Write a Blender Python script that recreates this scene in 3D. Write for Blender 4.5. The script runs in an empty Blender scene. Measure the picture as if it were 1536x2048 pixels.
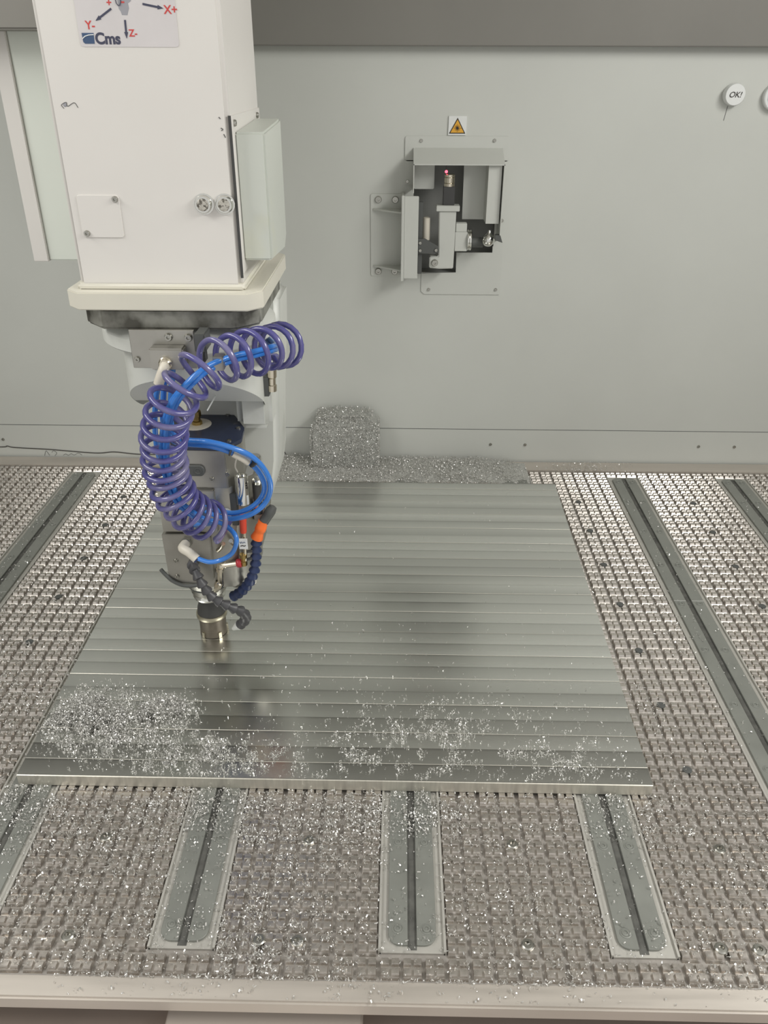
import bpy, bmesh, math, random
from mathutils import Vector, Matrix
R = random.Random(7)
scene = bpy.context.scene
COL = scene.collection

# ------------------------------------------------------------------ camera, world, lights, exposure
cam_d = bpy.data.cameras.new('camera')
cam_d.sensor_fit = 'VERTICAL'; cam_d.sensor_height = 36.0
cam_d.lens = 1618.73 * 36.0 / 2048.0
cam_d.clip_start = 0.02
cam = bpy.data.objects.new('camera', cam_d); COL.objects.link(cam)
_rt = Vector((0.99981445, 0.01904565, 0.00288554)); _up = Vector((-0.01172092, 0.48261539, 0.87575397)); _fw = Vector((-0.0152867, 0.87562529, -0.48274907))
_m = Matrix((_rt, _up, -_fw)).transposed().to_4x4(); _m.translation = (-0.02723, 0.0, 0.99969)
cam.matrix_world = _m
scene.camera = cam
scene.view_settings.view_transform = 'Standard'
scene.view_settings.look = 'None'
scene.view_settings.gamma = 1.0
scene.view_settings.use_curve_mapping = False
scene.view_settings.exposure = 0.0

world = bpy.data.worlds.new('hall'); scene.world = world; world.use_nodes = True
bg = world.node_tree.nodes['Background']
bg.inputs[0].default_value = (1.0, 0.985, 0.955, 1); bg.inputs[1].default_value = 0.72

def strip_rot(loc, target):          # long side along world Y, face tilted inwards and down
    d = Vector(target) - Vector(loc); d.y = 0.0; z = -d.normalized(); y = Vector((0, 1, 0)); x = y.cross(z)
    return Matrix((x, y, z)).transposed().to_euler()
def area(name, loc, target, sx, sy, power, col=(1, 0.985, 0.95)):
    l = bpy.data.lights.new(name, 'AREA'); l.shape = 'RECTANGLE'; l.size = sx; l.size_y = sy; l.energy = power; l.color = col
    o = bpy.data.objects.new(name, l); COL.objects.link(o); o.location = loc
    o.rotation_euler = strip_rot(loc, target)
    return o
LAMPS = [((1.35, 0.55, 1.66), (0.25, 1.9, 0.7), 28.0), ((-1.45, 0.55, 1.66), (-0.35, 1.9, 0.7), 18.0)]
for loc, tgt, pw in LAMPS:
    area('strip_lamp_light', loc, tgt, 0.30, 1.5, pw)

# ------------------------------------------------------------------ materials
def lin(c):
    c /= 255.0
    return c / 12.92 if c <= 0.04045 else ((c + 0.055) / 1.055) ** 2.4
def rgb(r, g, b): return (lin(r), lin(g), lin(b), 1.0)
MATS = {}
def mat(name, col, rough=0.5, metal=0.0, noise=0.0, nscale=40.0, nstretch=(1, 1, 1), rvar=0.0, bump=0.0, bscale=200.0, bstretch=(1, 1, 1),
        emit=None, trans=0.0, coat=0.0, dirt=None, dscale=6.0, dlo=0.5, dhi=0.7, spec=0.5):
    m = bpy.data.materials.new(name); m.use_nodes = True
    nt = m.node_tree; b = nt.nodes['Principled BSDF']
    b.inputs['Base Color'].default_value = col; b.inputs['Roughness'].default_value = rough; b.inputs['Metallic'].default_value = metal
    b.inputs['Specular IOR Level'].default_value = spec
    if coat: b.inputs['Coat Weight'].default_value = coat; b.inputs['Coat Roughness'].default_value = 0.1
    if trans: b.inputs['Transmission Weight'].default_value = trans
    if emit: b.inputs['Emission Color'].default_value = emit[0]; b.inputs['Emission Strength'].default_value = emit[1]
    tc = nt.nodes.new('ShaderNodeTexCoord')
    def noi(scale, stretch, detail=4.0):
        mp = nt.nodes.new('ShaderNodeMapping'); mp.inputs['Scale'].default_value = stretch
        nt.links.new(tc.outputs['Object'], mp.inputs['Vector'])
        n = nt.nodes.new('ShaderNodeTexNoise'); n.inputs['Scale'].default_value = scale; n.inputs['Detail'].default_value = detail
        nt.links.new(mp.outputs['Vector'], n.inputs['Vector']); return n
    colsock = None
    if noise:
        n = noi(nscale, nstretch); r = nt.nodes.new('ShaderNodeValToRGB')
        r.color_ramp.elements[0].position = 0.3; r.color_ramp.elements[1].position = 0.7
        r.color_ramp.elements[0].color = tuple(max(0, c * (1 - noise)) for c in col[:3]) + (1,)
        r.color_ramp.elements[1].color = tuple(min(1, c * (1 + noise)) for c in col[:3]) + (1,)
        nt.links.new(n.outputs['Fac'], r.inputs['Fac']); colsock = r.outputs['Color']
        if rvar:
            mr = nt.nodes.new('ShaderNodeMapRange'); mr.inputs['From Min'].default_value = 0.3; mr.inputs['From Max'].default_value = 0.7
            mr.inputs['To Min'].default_value = max(0.02, rough - rvar); mr.inputs['To Max'].default_value = rough + rvar
            nt.links.new(n.outputs['Fac'], mr.inputs['Value']); nt.links.new(mr.outputs['Result'], b.inputs['Roughness'])
    if dirt:
        n = noi(dscale, (1, 1, 1), 8.0); mr = nt.nodes.new('ShaderNodeMapRange')
        mr.inputs['From Min'].default_value = dlo; mr.inputs['From Max'].default_value = dhi
        nt.links.new(n.outputs['Fac'], mr.inputs['Value'])
        mx = nt.nodes.new('ShaderNodeMix'); mx.data_type = 'RGBA'
        nt.links.new(mr.outputs['Result'], mx.inputs['Factor'])
        if colsock: nt.links.new(colsock, mx.inputs['A'])
        else: mx.inputs['A'].default_value = col
        mx.inputs['B'].default_value = dirt; colsock = mx.outputs['Result']
    if colsock: nt.links.new(colsock, b.inputs['Base Color'])
    if bump:
        n = noi(bscale, bstretch); bp = nt.nodes.new('ShaderNodeBump'); bp.inputs['Strength'].default_value = bump; bp.inputs['Distance'].default_value = 0.001
        nt.links.new(n.outputs['Fac'], bp.inputs['Height']); nt.links.new(bp.outputs['Normal'], b.inputs['Normal'])
    MATS[name] = m
    return m
M_wall = mat('wall_paint', rgb(200, 202, 196), 0.42, noise=0.03, nscale=3, bump=0.08, bscale=900)
M_beam = mat('beam_grey', rgb(126, 124, 118), 0.6, noise=0.05, nscale=4)
M_roof = mat('roof_grey', rgb(214, 213, 208), 0.7)  # light tone so the unseen roof bounces light onto the table
M_side = mat('side_paint', rgb(170, 170, 165), 0.6)
M_white = mat('white_paint', rgb(216, 213, 208), 0.38, noise=0.02, nscale=5, bump=0.05, bscale=500)
M_cream = mat('cream_paint', rgb(212, 209, 196), 0.45, noise=0.03, nscale=8, dirt=rgb(205, 206, 160), dscale=7, dlo=0.6, dhi=0.8)
M_cover = mat('cover_paint', rgb(196, 200, 192), 0.45, noise=0.02, nscale=5, dirt=rgb(205, 205, 175), dscale=6, dlo=0.6, dhi=0.8)
M_rear = mat('rear_cover_paint', rgb(216, 221, 212), 0.45, noise=0.02, nscale=5)
M_ring = mat('dirty_ring', rgb(146, 146, 138), 0.45, metal=0.3, noise=0.15, nscale=12, dirt=rgb(80, 79, 72), dscale=22, dlo=0.42, dhi=0.62)
M_headw = mat('head_paint', rgb(206, 208, 202), 0.4, noise=0.03, nscale=6, dirt=rgb(165, 167, 158), dscale=8, dlo=0.55, dhi=0.85)
M_headg = mat('head_grey', rgb(214, 216, 211), 0.45, noise=0.03, nscale=6)
M_tile = mat('table_alu', rgb(204, 198, 191), 0.28, metal=0.9, noise=0.12, nscale=60, rvar=0.08)
M_tfloor = mat('table_groove', rgb(160, 155, 149), 0.5, metal=0.3, noise=0.15, nscale=50)
M_border = mat('table_border', rgb(200, 193, 184), 0.45, metal=0.5, noise=0.08, nscale=14, nstretch=(0.3, 3, 1), rvar=0.1)
M_ledge = mat('rail_ledge', rgb(190, 188, 181), 0.45, metal=0.4, noise=0.06, nscale=20)
M_rail = mat('rail_plate', rgb(142, 144, 138), 0.4, metal=0.35, noise=0.07, nscale=18, rvar=0.06)
M_slot = mat('slot_dark', rgb(92, 92, 88), 0.6, metal=0.2, noise=0.3, nscale=60)
M_alu = mat('milled_alu', rgb(228, 229, 225), 0.24, metal=1.0)
def pass_sheen(m):  # milled passes: sheen painted into base colour, roughness varied along with it
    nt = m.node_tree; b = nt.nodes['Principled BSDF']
    at = nt.nodes.new('ShaderNodeAttribute'); at.attribute_name = 'pass_sheen'
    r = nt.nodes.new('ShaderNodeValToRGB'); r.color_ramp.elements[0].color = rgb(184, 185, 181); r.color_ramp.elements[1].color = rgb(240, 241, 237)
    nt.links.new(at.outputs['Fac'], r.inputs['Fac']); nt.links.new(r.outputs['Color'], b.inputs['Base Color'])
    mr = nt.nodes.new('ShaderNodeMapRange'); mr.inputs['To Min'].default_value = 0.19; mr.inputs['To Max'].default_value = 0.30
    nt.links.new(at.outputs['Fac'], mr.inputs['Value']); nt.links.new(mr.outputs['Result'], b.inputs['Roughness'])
pass_sheen(M_alu)
M_aluedge = mat('cut_edge', rgb(206, 203, 192), 0.4, metal=0.6, noise=0.08, nscale=60, nstretch=(4, 1, 0.3))
M_chip = mat('chip_alu', rgb(222, 221, 217), 0.33, metal=0.75)
M_pile = mat('pile_bed', rgb(180, 180, 175), 0.6, metal=0.2, noise=0.3, nscale=250)
M_steel = mat('steel', rgb(176, 175, 168), 0.3, metal=1.0, noise=0.08, nscale=40, rvar=0.08)
M_satin = mat('satin_steel', rgb(172, 170, 163), 0.36, metal=0.9, noise=0.18, nscale=10, rvar=0.1)
M_chrome = mat('chrome', rgb(220, 220, 215), 0.12, metal=1.0)
M_brass = mat('nickel_brass', rgb(216, 208, 190), 0.2, metal=1.0)
M_gold = mat('brass', rgb(176, 152, 98), 0.3, metal=1.0)
M_ringb = mat('brass_ring', rgb(190, 184, 164), 0.35, metal=1.0)
M_cut = mat('cutter_steel', rgb(108, 101, 89), 0.45, metal=0.45, noise=0.15, nscale=60)
M_speck = mat('speckled_steel', rgb(196, 192, 182), 0.3, metal=0.8, noise=0.2, nscale=300, dirt=rgb(110, 106, 98), dscale=260, dlo=0.5, dhi=0.58)
M_navy = mat('navy_cap', rgb(44, 52, 74), 0.35, noise=0.15, nscale=20, dirt=rgb(100, 100, 104), dscale=40, dlo=0.66, dhi=0.75)
M_black = mat('black_plastic', rgb(62, 62, 61), 0.45)
M_dark = mat('dark_void', rgb(150, 151, 148), 0.8)
M_dgrey = mat('dark_grey', rgb(84, 86, 84), 0.5)
M_hose = mat('purple_hose', rgb(82, 80, 140), 0.25, coat=0.5, dirt=rgb(130, 126, 156), dscale=14, dlo=0.45, dhi=0.7)
M_blue = mat('blue_tube', rgb(58, 128, 214), 0.25, coat=0.4)
M_locb = mat('blue_segment', rgb(40, 54, 92), 0.4)
M_locg = mat('grey_segment', rgb(74, 74, 76), 0.4)
M_orange = mat('orange_plastic', rgb(255, 120, 46), 0.4)
M_red = mat('red_plastic', rgb(214, 72, 48), 0.4)
M_redc = mat('dark_red_plastic', rgb(176, 50, 58), 0.35)
M_ivory = mat('ivory_plastic', rgb(216, 210, 196), 0.4)
M_label = mat('label_white', rgb(226, 228, 226), 0.5)
M_sticker = mat('sticker_grey', rgb(204, 200, 200), 0.4, noise=0.04, nscale=20)
M_ink = mat('ink_navy', rgb(62, 64, 84), 0.5)
M_inkred = mat('ink_red', rgb(196, 66, 62), 0.5)
M_inkgrey = mat('ink_grey', rgb(150, 150, 156), 0.5)
M_pencil = mat('pencil', rgb(92, 92, 90), 0.6)
M_logo = mat('logo_blue', rgb(60, 82, 114), 0.4)
M_yellow = mat('sign_yellow', rgb(226, 168, 52), 0.45)
M_inkblk = mat('ink_black', rgb(46, 42, 36), 0.5)
M_laser = mat('laser_red', rgb(255, 60, 80), 0.4, emit=(rgb(255, 90, 110), 3.0))
M_diff = mat('lamp_diffuser', rgb(240, 240, 235), 0.4)
M_floor = mat('pit_floor', rgb(170, 155, 144), 0.7, noise=0.08, nscale=8)
M_tray = mat('tray_paint', rgb(214, 203, 192), 0.5)
M_chipblk = mat('chip_block_body', rgb(172, 173, 168), 0.6, metal=0.2, noise=0.3, nscale=220)

# ------------------------------------------------------------------ builders
ORG = {}
def setp(o, parent):
    if parent is not None: o.parent = parent
def org(parent): return ORG.get(parent.name, Vector((0, 0, 0))) if parent is not None else Vector((0, 0, 0))
def link_mesh(name, verts, faces, m, parent=None, smooth=False, autos=None):
    me = bpy.data.meshes.new(name); O = org(parent)
    me.from_pydata([(v[0] - O.x, v[1] - O.y, v[2] - O.z) for v in verts], [], faces)
    me.materials.append(m); me.update()
    if smooth: me.polygons.foreach_set('use_smooth', [True] * len(me.polygons))
    o = bpy.data.objects.new(name, me); COL.objects.link(o); setp(o, parent); ORG[o.name] = O
    if autos:
        bm = bmesh.new(); bm.from_mesh(me)
        for e in bm.edges:
            if len(e.link_faces) == 2 and e.calc_face_angle(0) > autos: e.smooth = False
        bm.to_mesh(me); bm.free()
    return o
def from_bm(name, bm, m, parent=None, smooth=False, autos=0.6):
    bmesh.ops.recalc_face_normals(bm, faces=bm.faces)
    if smooth:
        for f in bm.faces: f.smooth = True
        for e in bm.edges:
            if len(e.link_faces) == 2 and e.calc_face_angle(0) > autos: e.smooth = False
    O = org(parent); bmesh.ops.translate(bm, verts=bm.verts, vec=-O)
    me = bpy.data.meshes.new(name); bm.to_mesh(me); bm.free(); me.materials.append(m)
    o = bpy.data.objects.new(name, me); COL.objects.link(o); setp(o, parent); ORG[o.name] = O
    return o
def prism(name, pts, a0, a1, m, parent=None, plane='xy', bevel=0.0, segs=2, smooth=False):
    """extrude polygon pts given in plane; a0..a1 along the remaining axis"""
    def P(p, a): return {'xy': (p[0], p[1], a), 'xz': (p[0], a, p[1]), 'yz': (a, p[0], p[1])}[plane]
    bm = bmesh.new()
    A = [bm.verts.new(P(p, a0)) for p in pts]; B = [bm.verts.new(P(p, a1)) for p in pts]
    bm.faces.new(A); bm.faces.new(B)
    n = len(pts)
    for i in range(n): bm.faces.new((A[i], A[(i + 1) % n], B[(i + 1) % n], B[i]))
    bmesh.ops.recalc_face_normals(bm, faces=bm.faces)
    if bevel:
        es = [e for e in bm.edges if e.calc_face_angle(0) > 0.5]
        bmesh.ops.bevel(bm, geom=es, offset=bevel, segments=segs, affect='EDGES', clamp_overlap=True)
    return from_bm(name, bm, m, parent, smooth=smooth or bool(bevel), autos=0.5 if segs == 1 else 0.9)
def box(name, x, y, z, m, parent=None, bevel=0.0, segs=2):
    return prism(name, [(x[0], y[0]), (x[1], y[0]), (x[1], y[1]), (x[0], y[1])], z[0], z[1], m, parent, 'xy', bevel, segs)
def rrect(x0, x1, y0, y1, r, n=5):
    out = []
    for cx, cy, a in ((x1 - r, y0 + r, -90), (x1 - r, y1 - r, 0), (x0 + r, y1 - r, 90), (x0 + r, y0 + r, 180)):
        for k in range(n + 1):
            t = math.radians(a + 90.0 * k / n); out.append((cx + r * math.cos(t), cy + r * math.sin(t)))
    return out
def lathe(name, prof, origin, axis, m, parent=None, seg=20, smooth=True, autos=0.6):
    ax = Vector(axis).normalized(); u = ax.orthogonal().normalized(); v = ax.cross(u); O = Vector(origin)
    bm = bmesh.new(); rings = []
    for r, h in prof:
        if r < 1e-6: rings.append([bm.verts.new(O + ax * h)])
        else: rings.append([bm.verts.new(O + ax * h + (u * math.cos(2 * math.pi * k / seg) + v * math.sin(2 * math.pi * k / seg)) * r) for k in range(seg)])
    for a, b in zip(rings, rings[1:]):
        for k in range(seg):
            k2 = (k + 1) % seg
            if len(a) == 1 and len(b) == 1: continue
            if len(a) == 1: bm.faces.new((a[0], b[k], b[k2]))
            elif len(b) == 1: bm.faces.new((a[k], a[k2], b[0]))
            else: bm.faces.new((a[k], a[k2], b[k2], b[k]))
    if len(rings[0]) > 1: bm.faces.new(rings[0])
    if len(rings[-1]) > 1: bm.faces.new(rings[-1])
    return from_bm(name, bm, m, parent, smooth=smooth, autos=autos)
def spline(pts, n=8):
    P = [Vector(p) for p in pts]; P = [P[0] * 2 - P[1]] + P + [P[-1] * 2 - P[-2]]
    out = []
    for i in range(1, len(P) - 2):
        for k in range(n):
            t = k / n; a, b, c, d = P[i - 1], P[i], P[i + 1], P[i + 2]
            out.append(0.5 * (2 * b + (c - a) * t + (2 * a - 5 * b + 4 * c - d) * t * t + (3 * b - a - 3 * c + d) * t ** 3))
    out.append(P[-2]); return out
def frames(path):
    T = [(path[min(i + 1, len(path) - 1)] - path[max(i - 1, 0)]).normalized() for i in range(len(path))]
    u = T[0].orthogonal().normalized(); F = []
    for t in T:
        u = (u - t * u.dot(t)).normalized(); F.append((t, u, t.cross(u)))
    return F
def tube_geo(path, r, seg=8, radii=None):
    F = frames(path); V = []; Fc = []
    for i, (p, (t, u, v)) in enumerate(zip(path, F)):
        rr = radii[i] if radii else r
        for k in range(seg):
            a = 2 * math.pi * k / seg; V.append(p + (u * math.cos(a) + v * math.sin(a)) * rr)
    for i in range(len(path) - 1):
        for k in range(seg):
            k2 = (k + 1) % seg; Fc.append((i * seg + k, i * seg + k2, (i + 1) * seg + k2, (i + 1) * seg + k))
    Fc.append(tuple(reversed(range(seg)))); n = (len(path) - 1) * seg; Fc.append(tuple(range(n, n + seg)))
    return V, Fc
def tube(name, pts, r, m, parent=None, seg=10, n=8, radii=None, smooth_path=True):
    path = spline(pts, n) if smooth_path else [Vector(p) for p in pts]
    V, Fc = tube_geo(path, r, seg, radii)
    return link_mesh(name, V, Fc, m, parent, smooth=True, autos=0.9)
def tag(o, label, cat, group=None, kind=None):
    o['label'] = label
    if cat: o['category'] = cat
    if group: o['group'] = group
    if kind: o['kind'] = kind
    return o
def thing(name, loc, label, cat, group=None):
    o = bpy.data.objects.new(name, None); o.empty_display_size = 0.05; COL.objects.link(o); o.location = loc; ORG[o.name] = Vector(loc)
    return tag(o, label, cat, group)
def struct(o, label):
    o['kind'] = 'structure'; o['label'] = label; return o
def inst(name, me, loc, parent, rot=(0, 0, 0)):
    o = bpy.data.objects.new(name, me); COL.objects.link(o); setp(o, parent); O = org(parent)
    o.location = Vector(loc) - O; o.rotation_euler = rot; ORG[o.name] = O
    return o
def proto_mesh(o):
    me = o.data; bpy.data.objects.remove(o); return me
def text_mesh(name, body, loc, size, m, parent, rot=(math.pi / 2, 0, 0), depth=0.0002, shear=0.0, offset=0.0, sx=1.0):
    cu = bpy.data.curves.new(name, 'FONT'); cu.body = body; cu.size = size; cu.extrude = depth; cu.shear = shear; cu.offset = offset
    t = bpy.data.objects.new(name + '_tmp', cu); COL.objects.link(t)
    dg = bpy.context.evaluated_depsgraph_get(); me = bpy.data.meshes.new_from_object(t.evaluated_get(dg))
    bpy.data.objects.remove(t); me.name = name; me.materials.clear(); me.materials.append(m)
    o = bpy.data.objects.new(name, me); COL.objects.link(o); setp(o, parent); O = org(parent)
    o.location = Vector(loc) - O; o.rotation_euler = rot; o.scale = (sx, 1, 1); ORG[o.name] = O
    return o

# shared screw meshes, head pointing to local +Z
def screw_mesh(r, h, name='screw', m=None):
    o = lathe(name, [(r, -h * 0.3), (r, h * 0.45), (r * 0.82, h), (r * 0.42, h), (r * 0.38, h * 0.35), (0, h * 0.35)], (0, 0, 0), (0, 0, 1), m or M_steel, seg=12)
    return proto_mesh(o)
SCR_W = screw_mesh(0.0058, 0.004); SCR_S = screw_mesh(0.0042, 0.003); SCR_L = screw_mesh(0.0085, 0.006)
FRONT = (math.pi / 2, 0, 0)        # turns local +Z to world -Y

# ================================================================== STRUCTURE
WY = 2.130
def wall_with_hole():
    xs = [-2.3, 0.006, 0.212, 2.1]; zs = [-0.7, 0.533, 0.802, 2.05]
    V = [(x, WY, z) for z in zs for x in xs]; F = []
    for j in range(3):
        for i in range(3):
            if i == 1 and j == 1: continue
            F.append((j * 4 + i, j * 4 + i + 1, (j + 1) * 4 + i + 1, (j + 1) * 4 + i))
    n = len(V)
    for x, z in ((xs[1], zs[1]), (xs[2], zs[1]), (xs[2], zs[2]), (xs[1], zs[2])): V.append((x, WY + 0.004, z))
    ring = [5, 6, 10, 9]
    for k in range(4): F.append((ring[k], n + k, n + (k + 1) % 4, ring[(k + 1) % 4]))
    return link_mesh('wall_back', V, F, M_wall)
wall = struct(wall_with_hole(), 'grey painted back wall of the machine enclosure')
lowp = box('lower_panel', (-2.3, 2.1), (WY - 0.0012, WY + 0.001), (-0.7, 0.0965), M_wall, wall)
box('panel_seam', (-2.3, 2.1), (WY - 0.0010, WY + 0.001), (0.0966, 0.0978), M_dgrey, wall)
for x in (0.2401, 0.3387, 0.8324, 0.9335, -1.166, -1.264):
    inst('panel_screw', SCR_S, (x, WY - 0.0014, 0.0515), wall, FRONT)
tube('pencil_mark', [(-1.055, WY - 0.0016, 0.001), (-1.048, WY - 0.0016, 0.016), (-1.040, WY - 0.0016, 0.002)], 0.0006, M_pencil, wall, seg=4)
tube('pencil_mark', [(-1.032, WY - 0.0016, 0.011), (-1.026, WY - 0.0016, 0.017), (-1.018, WY - 0.0016, 0.010), (-1.025, WY - 0.0016, 0.001)], 0.0006, M_pencil, wall, seg=4)
tube('pencil_mark', [(-1.000, WY - 0.0016, 0.003), (-0.992, WY - 0.0016, 0.007), (-0.985, WY - 0.0016, 0.003), (-0.976, WY - 0.0016, 0.008), (-0.968, WY - 0.0016, 0.004), (-0.955, WY - 0.0016, 0.010), (-0.945, WY - 0.0016, 0.004)], 0.0006, M_pencil, wall, seg=4)
beam = box('trim_1', (-2.3, 2.1), (2.095, WY), (1.0390, 1.45), M_beam, None, bevel=0.0015)
struct(beam, 'dark grey horizontal beam across the top of the back wall')
struct(box('trim_2', (-2.3, 2.1), (2.095, WY), (1.4502, 1.95), M_side), 'unseen light grey panel above the dark beam, added to lighten table reflections')  # unseen panel, added so the table tops reflect a lighter tone
struct(box('ceiling', (-2.3, 2.1), (-0.3, WY), (1.95, 2.0), M_roof), 'light grey roof of the machine enclosure')
struct(box('wall_left', (-2.35, -2.3), (-0.3, WY), (-0.7, 2.0), M_side), 'light grey side wall of the enclosure, left')
struct(box('wall_right', (2.1, 2.15), (-0.3, WY), (-0.7, 2.0), M_side), 'light grey side wall of the enclosure, right')
struct(box('floor', (-2.3, 2.1), (-0.3, WY), (-0.75, -0.70), M_floor), 'warm grey pit floor below the table')
for k, (loc, tgt, pw) in enumerate(LAMPS):
    l = thing('strip_lamp', (loc[0], loc[1], loc[2]), 'long white strip lamp under the enclosure roof, %s side wall' % ('right' if k == 0 else 'left'), 'lamp')
    d = Vector(tgt) - Vector(loc); d.y = 0.0; d.normalize(); s = 1 if loc[0] > 0 else -1
    x = loc[0]; b_ = prism('lamp_housing', [(x - 0.13, 0), (x + 0.13, 0), (x + 0.13, 0.05), (x - 0.13, 0.05)], loc[1] - 0.77, loc[1] + 0.77, M_side, None, 'xz', bevel=0.004)
    b_.data.transform(Matrix.Translation((-loc[0], -loc[1], 0.0)))
    b_.parent = l
    b_.rotation_euler = strip_rot(loc, tgt); b_.location = -d * 0.02
    bx_ = box('hanger', (x - 0.02, x + 0.02), (loc[1] - 0.3, loc[1] + 0.3), (loc[2] + 0.02, 1.955), M_side, l)

# ================================================================== VACUUM TABLE
PX, PY = 0.0307, 0.0304
TF, TB = 0.572, 2.122           # table front and back edge
TX0, TX1 = -1.72, 1.55
Y0 = 0.604
table = thing('vacuum_table', (0, 1.3, -0.03), 'grooved aluminium vacuum table with T-slot rails under the milled plate', 'machine table')
box('base_plate', (TX0, TX1), (TF + 0.004, TB), (-0.026, -0.0070), M_tfloor, table)
box('front_border', (TX0, TX1), (TF, Y0 - 0.002), (-0.024, 0.0), M_border, table, bevel=0.003)
box('back_border', (TX0, TX1), (2.068, TB), (-0.030, 0.0005), M_border, table, bevel=0.0012)
def tile_geo(cx, cy, V, F):
    def frus(x0, x1, y0, y1, zt, zb, sx, sf, sb):
        n = len(V)
        V.extend([(x0, y0, zt), (x1, y0, zt), (x1, y1, zt), (x0, y1, zt), (x0 - sx, y0 - sf, zb), (x1 + sx, y0 - sf, zb), (x1 + sx, y1 + sb, zb), (x0 - sx, y1 + sb, zb)])
        F.extend([(n, n + 1, n + 2, n + 3), (n + 4, n + 5, n + 1, n), (n + 5, n + 6, n + 2, n + 1), (n + 6, n + 7, n + 3, n + 2), (n + 7, n + 4, n, n + 3)])
    frus(cx - 0.0116, cx + 0.0116, cy - 0.0100, cy + 0.0128, -0.0036, -0.0072, 0.0008, 0.0030, 0.0003)
    for ix in (0, 1):
        for iy in (0, 1):
            x0 = cx - 0.0114 + ix * 0.0132; y0 = cy - 0.0076 + iy * 0.0130
            frus(x0, x0 + 0.0096, y0, y0 + 0.0072, 0.0, -0.0037, 0.0003, 0.0023, 0.0003)
PLATE = [(-0.620, 0.904), (0.377, 0.904), (0.396, 1.940), (-0.630, 1.940)]
def under_plate(x, y): return -0.585 < x < 0.345 and 0.945 < y < 1.90
spots = []
RAILS = [-5, -4, -3, -2, -1, 0, 1, 2, 3, 4, 5]
nrow = int((2.066 - Y0) / PY)
for g in range(-6, 6):
    xm = g * 0.3 + 0.15
    for k in range(nrow):
        cy = Y0 + PY * (k + 0.5)
        for i in range(7):
            cx = xm + (i - 3) * PX
            if TX0 + 0.02 < cx < TX1 - 0.02 and not under_plate(cx, cy): spots.append((cx, cy))
for ri in RAILS:                        # tiles in front of and behind each rail pocket
    for k in (0, nrow - 1):
        for i in (-1, 0, 1):
            cx = ri * 0.3 + i * 0.0285
            if k == 0: spots.append((cx, Y0 + PY * 0.5))
            else: spots.append((cx, 2.0505))
V, F = [], []; tile_geo(0, 0, V, F)
tile_me = proto_mesh(link_mesh('raised_tile', V, F, M_tile))
spots.sort(key=lambda s: (s[0] + 0.027) ** 2 + s[1] ** 2)
def in_view(x, y):
    d = Vector((x, y, 0)) - Vector(_m.translation); z = d.dot(_fw)
    return abs(d.dot(_rt) / z * 1618.7) < 780 and abs(d.dot(_up) / z * 1618.7) < 1030
near = [s for s in spots if in_view(*s)][:300]; ns = set(near)
for s in near: inst('raised_tile', tile_me, (s[0], s[1], 0), table)
V, F = [], []
for s in spots:
    if s not in ns: tile_geo(s[0], s[1], V, F)
tf = link_mesh('raised_tile_field', V, F, M_tile, table); tf['kind'] = 'stuff'
# rails
def half_plate(side, y0, y1, rnd0, rnd1):
    a, b = 0.0058 * side, 0.0316 * side; r = 0.016
    pts = [(a, y0)]
    n = 6
    if rnd0: pts += [(b - r * side + r * side * math.sin(math.pi / 2 * k / n), y0 + r - r * math.cos(math.pi / 2 * k / n)) for k in range(n + 1)]
    else: pts += [(b, y0)]
    if rnd1: pts += [(b - r * side + r * side * math.cos(math.pi / 2 * k / n), y1 - r + r * math.sin(math.pi / 2 * k / n)) for k in range(n + 1)]
    else: pts += [(b, y1)]
    pts += [(a, y1)]
    return pts
RS = screw_mesh(0.0072, 0.0012, 'rail_screw', M_steel)
o_ = lathe('rail_screw', [(0.0078, -0.001), (0.0078, 0.0004), (0.0066, 0.0006), (0.0056, -0.0006), (0.0048, 0.0009), (0.0028, 0.0011), (0.0024, -0.0008), (0, -0.0008)], (0, 0, 0), (0, 0, 1), M_rail, seg=14)
RS = proto_mesh(o_)
SY = [0.672, 0.808, 0.962, 1.114, 1.270, 1.425, 1.577, 1.730, 1.885, 2.000]
for ri in RAILS:
    x = ri * 0.3; sp = []
    rail = box('t_slot_rail', (x - 0.0425, x + 0.0425), (0.641, 2.035), (-0.025, -0.004), M_ledge, table)
    box('slot_floor', (x - 0.006, x + 0.006), (0.645, 2.028), (-0.006, -0.0036), M_slot, rail)
    for s in (-1, 1):
        for j, (a, b) in enumerate(((0.650, 1.4345), (1.4355, 2.024))):
            pts = [(x + p[0], p[1]) for p in half_plate(s, a, b, j == 0, j == 1)]
            prism('rail_plate', pts, -0.0045, 0.0002, M_rail, rail, 'xy', bevel=0.0006, segs=1)
        box('rail_edge', (x + s * 0.0425 - 0.0016, x + s * 0.0425 + 0.0016), (0.641, 2.035), (-0.009, -0.0005), M_ledge, rail)
    for s in (-1, 1):
        for y in SY:
            if in_view(x + s * 0.019, y) and not under_plate(x, y): inst('rail_screw', RS, (x + s * 0.019, y, -0.0008 if (-0.66 < x < 0.42 and 0.89 < y < 1.95) else 0.0003), rail)
PLUG = proto_mesh(lathe('table_bolt', [(0.0085, -0.004), (0.0085, 0.0015), (0.0068, 0.0028), (0.0036, 0.0028), (0.0032, -0.001), (0, -0.001)], (0, 0, 0), (0, 0, 1), M_steel, seg=16))
PLUGD = proto_mesh(lathe('table_plug', [(0.0075, -0.004), (0.0075, 0.0008), (0.006, 0.0012), (0, 0.0008)], (0, 0, 0), (0, 0, 1), M_dgrey, seg=14))
for px, py in [(-0.451, 0.653), (-0.2, 0.652), (-0.15, 0.652), (0.15, 0.653), (0.4, 0.653), (0.449, 0.652), (-0.15, 0.808), (0.149, 0.808), (0.45, 0.806), (-0.451, 0.808)]:
    inst('table_bolt', PLUG, (px, py, 0.0), table)
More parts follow.
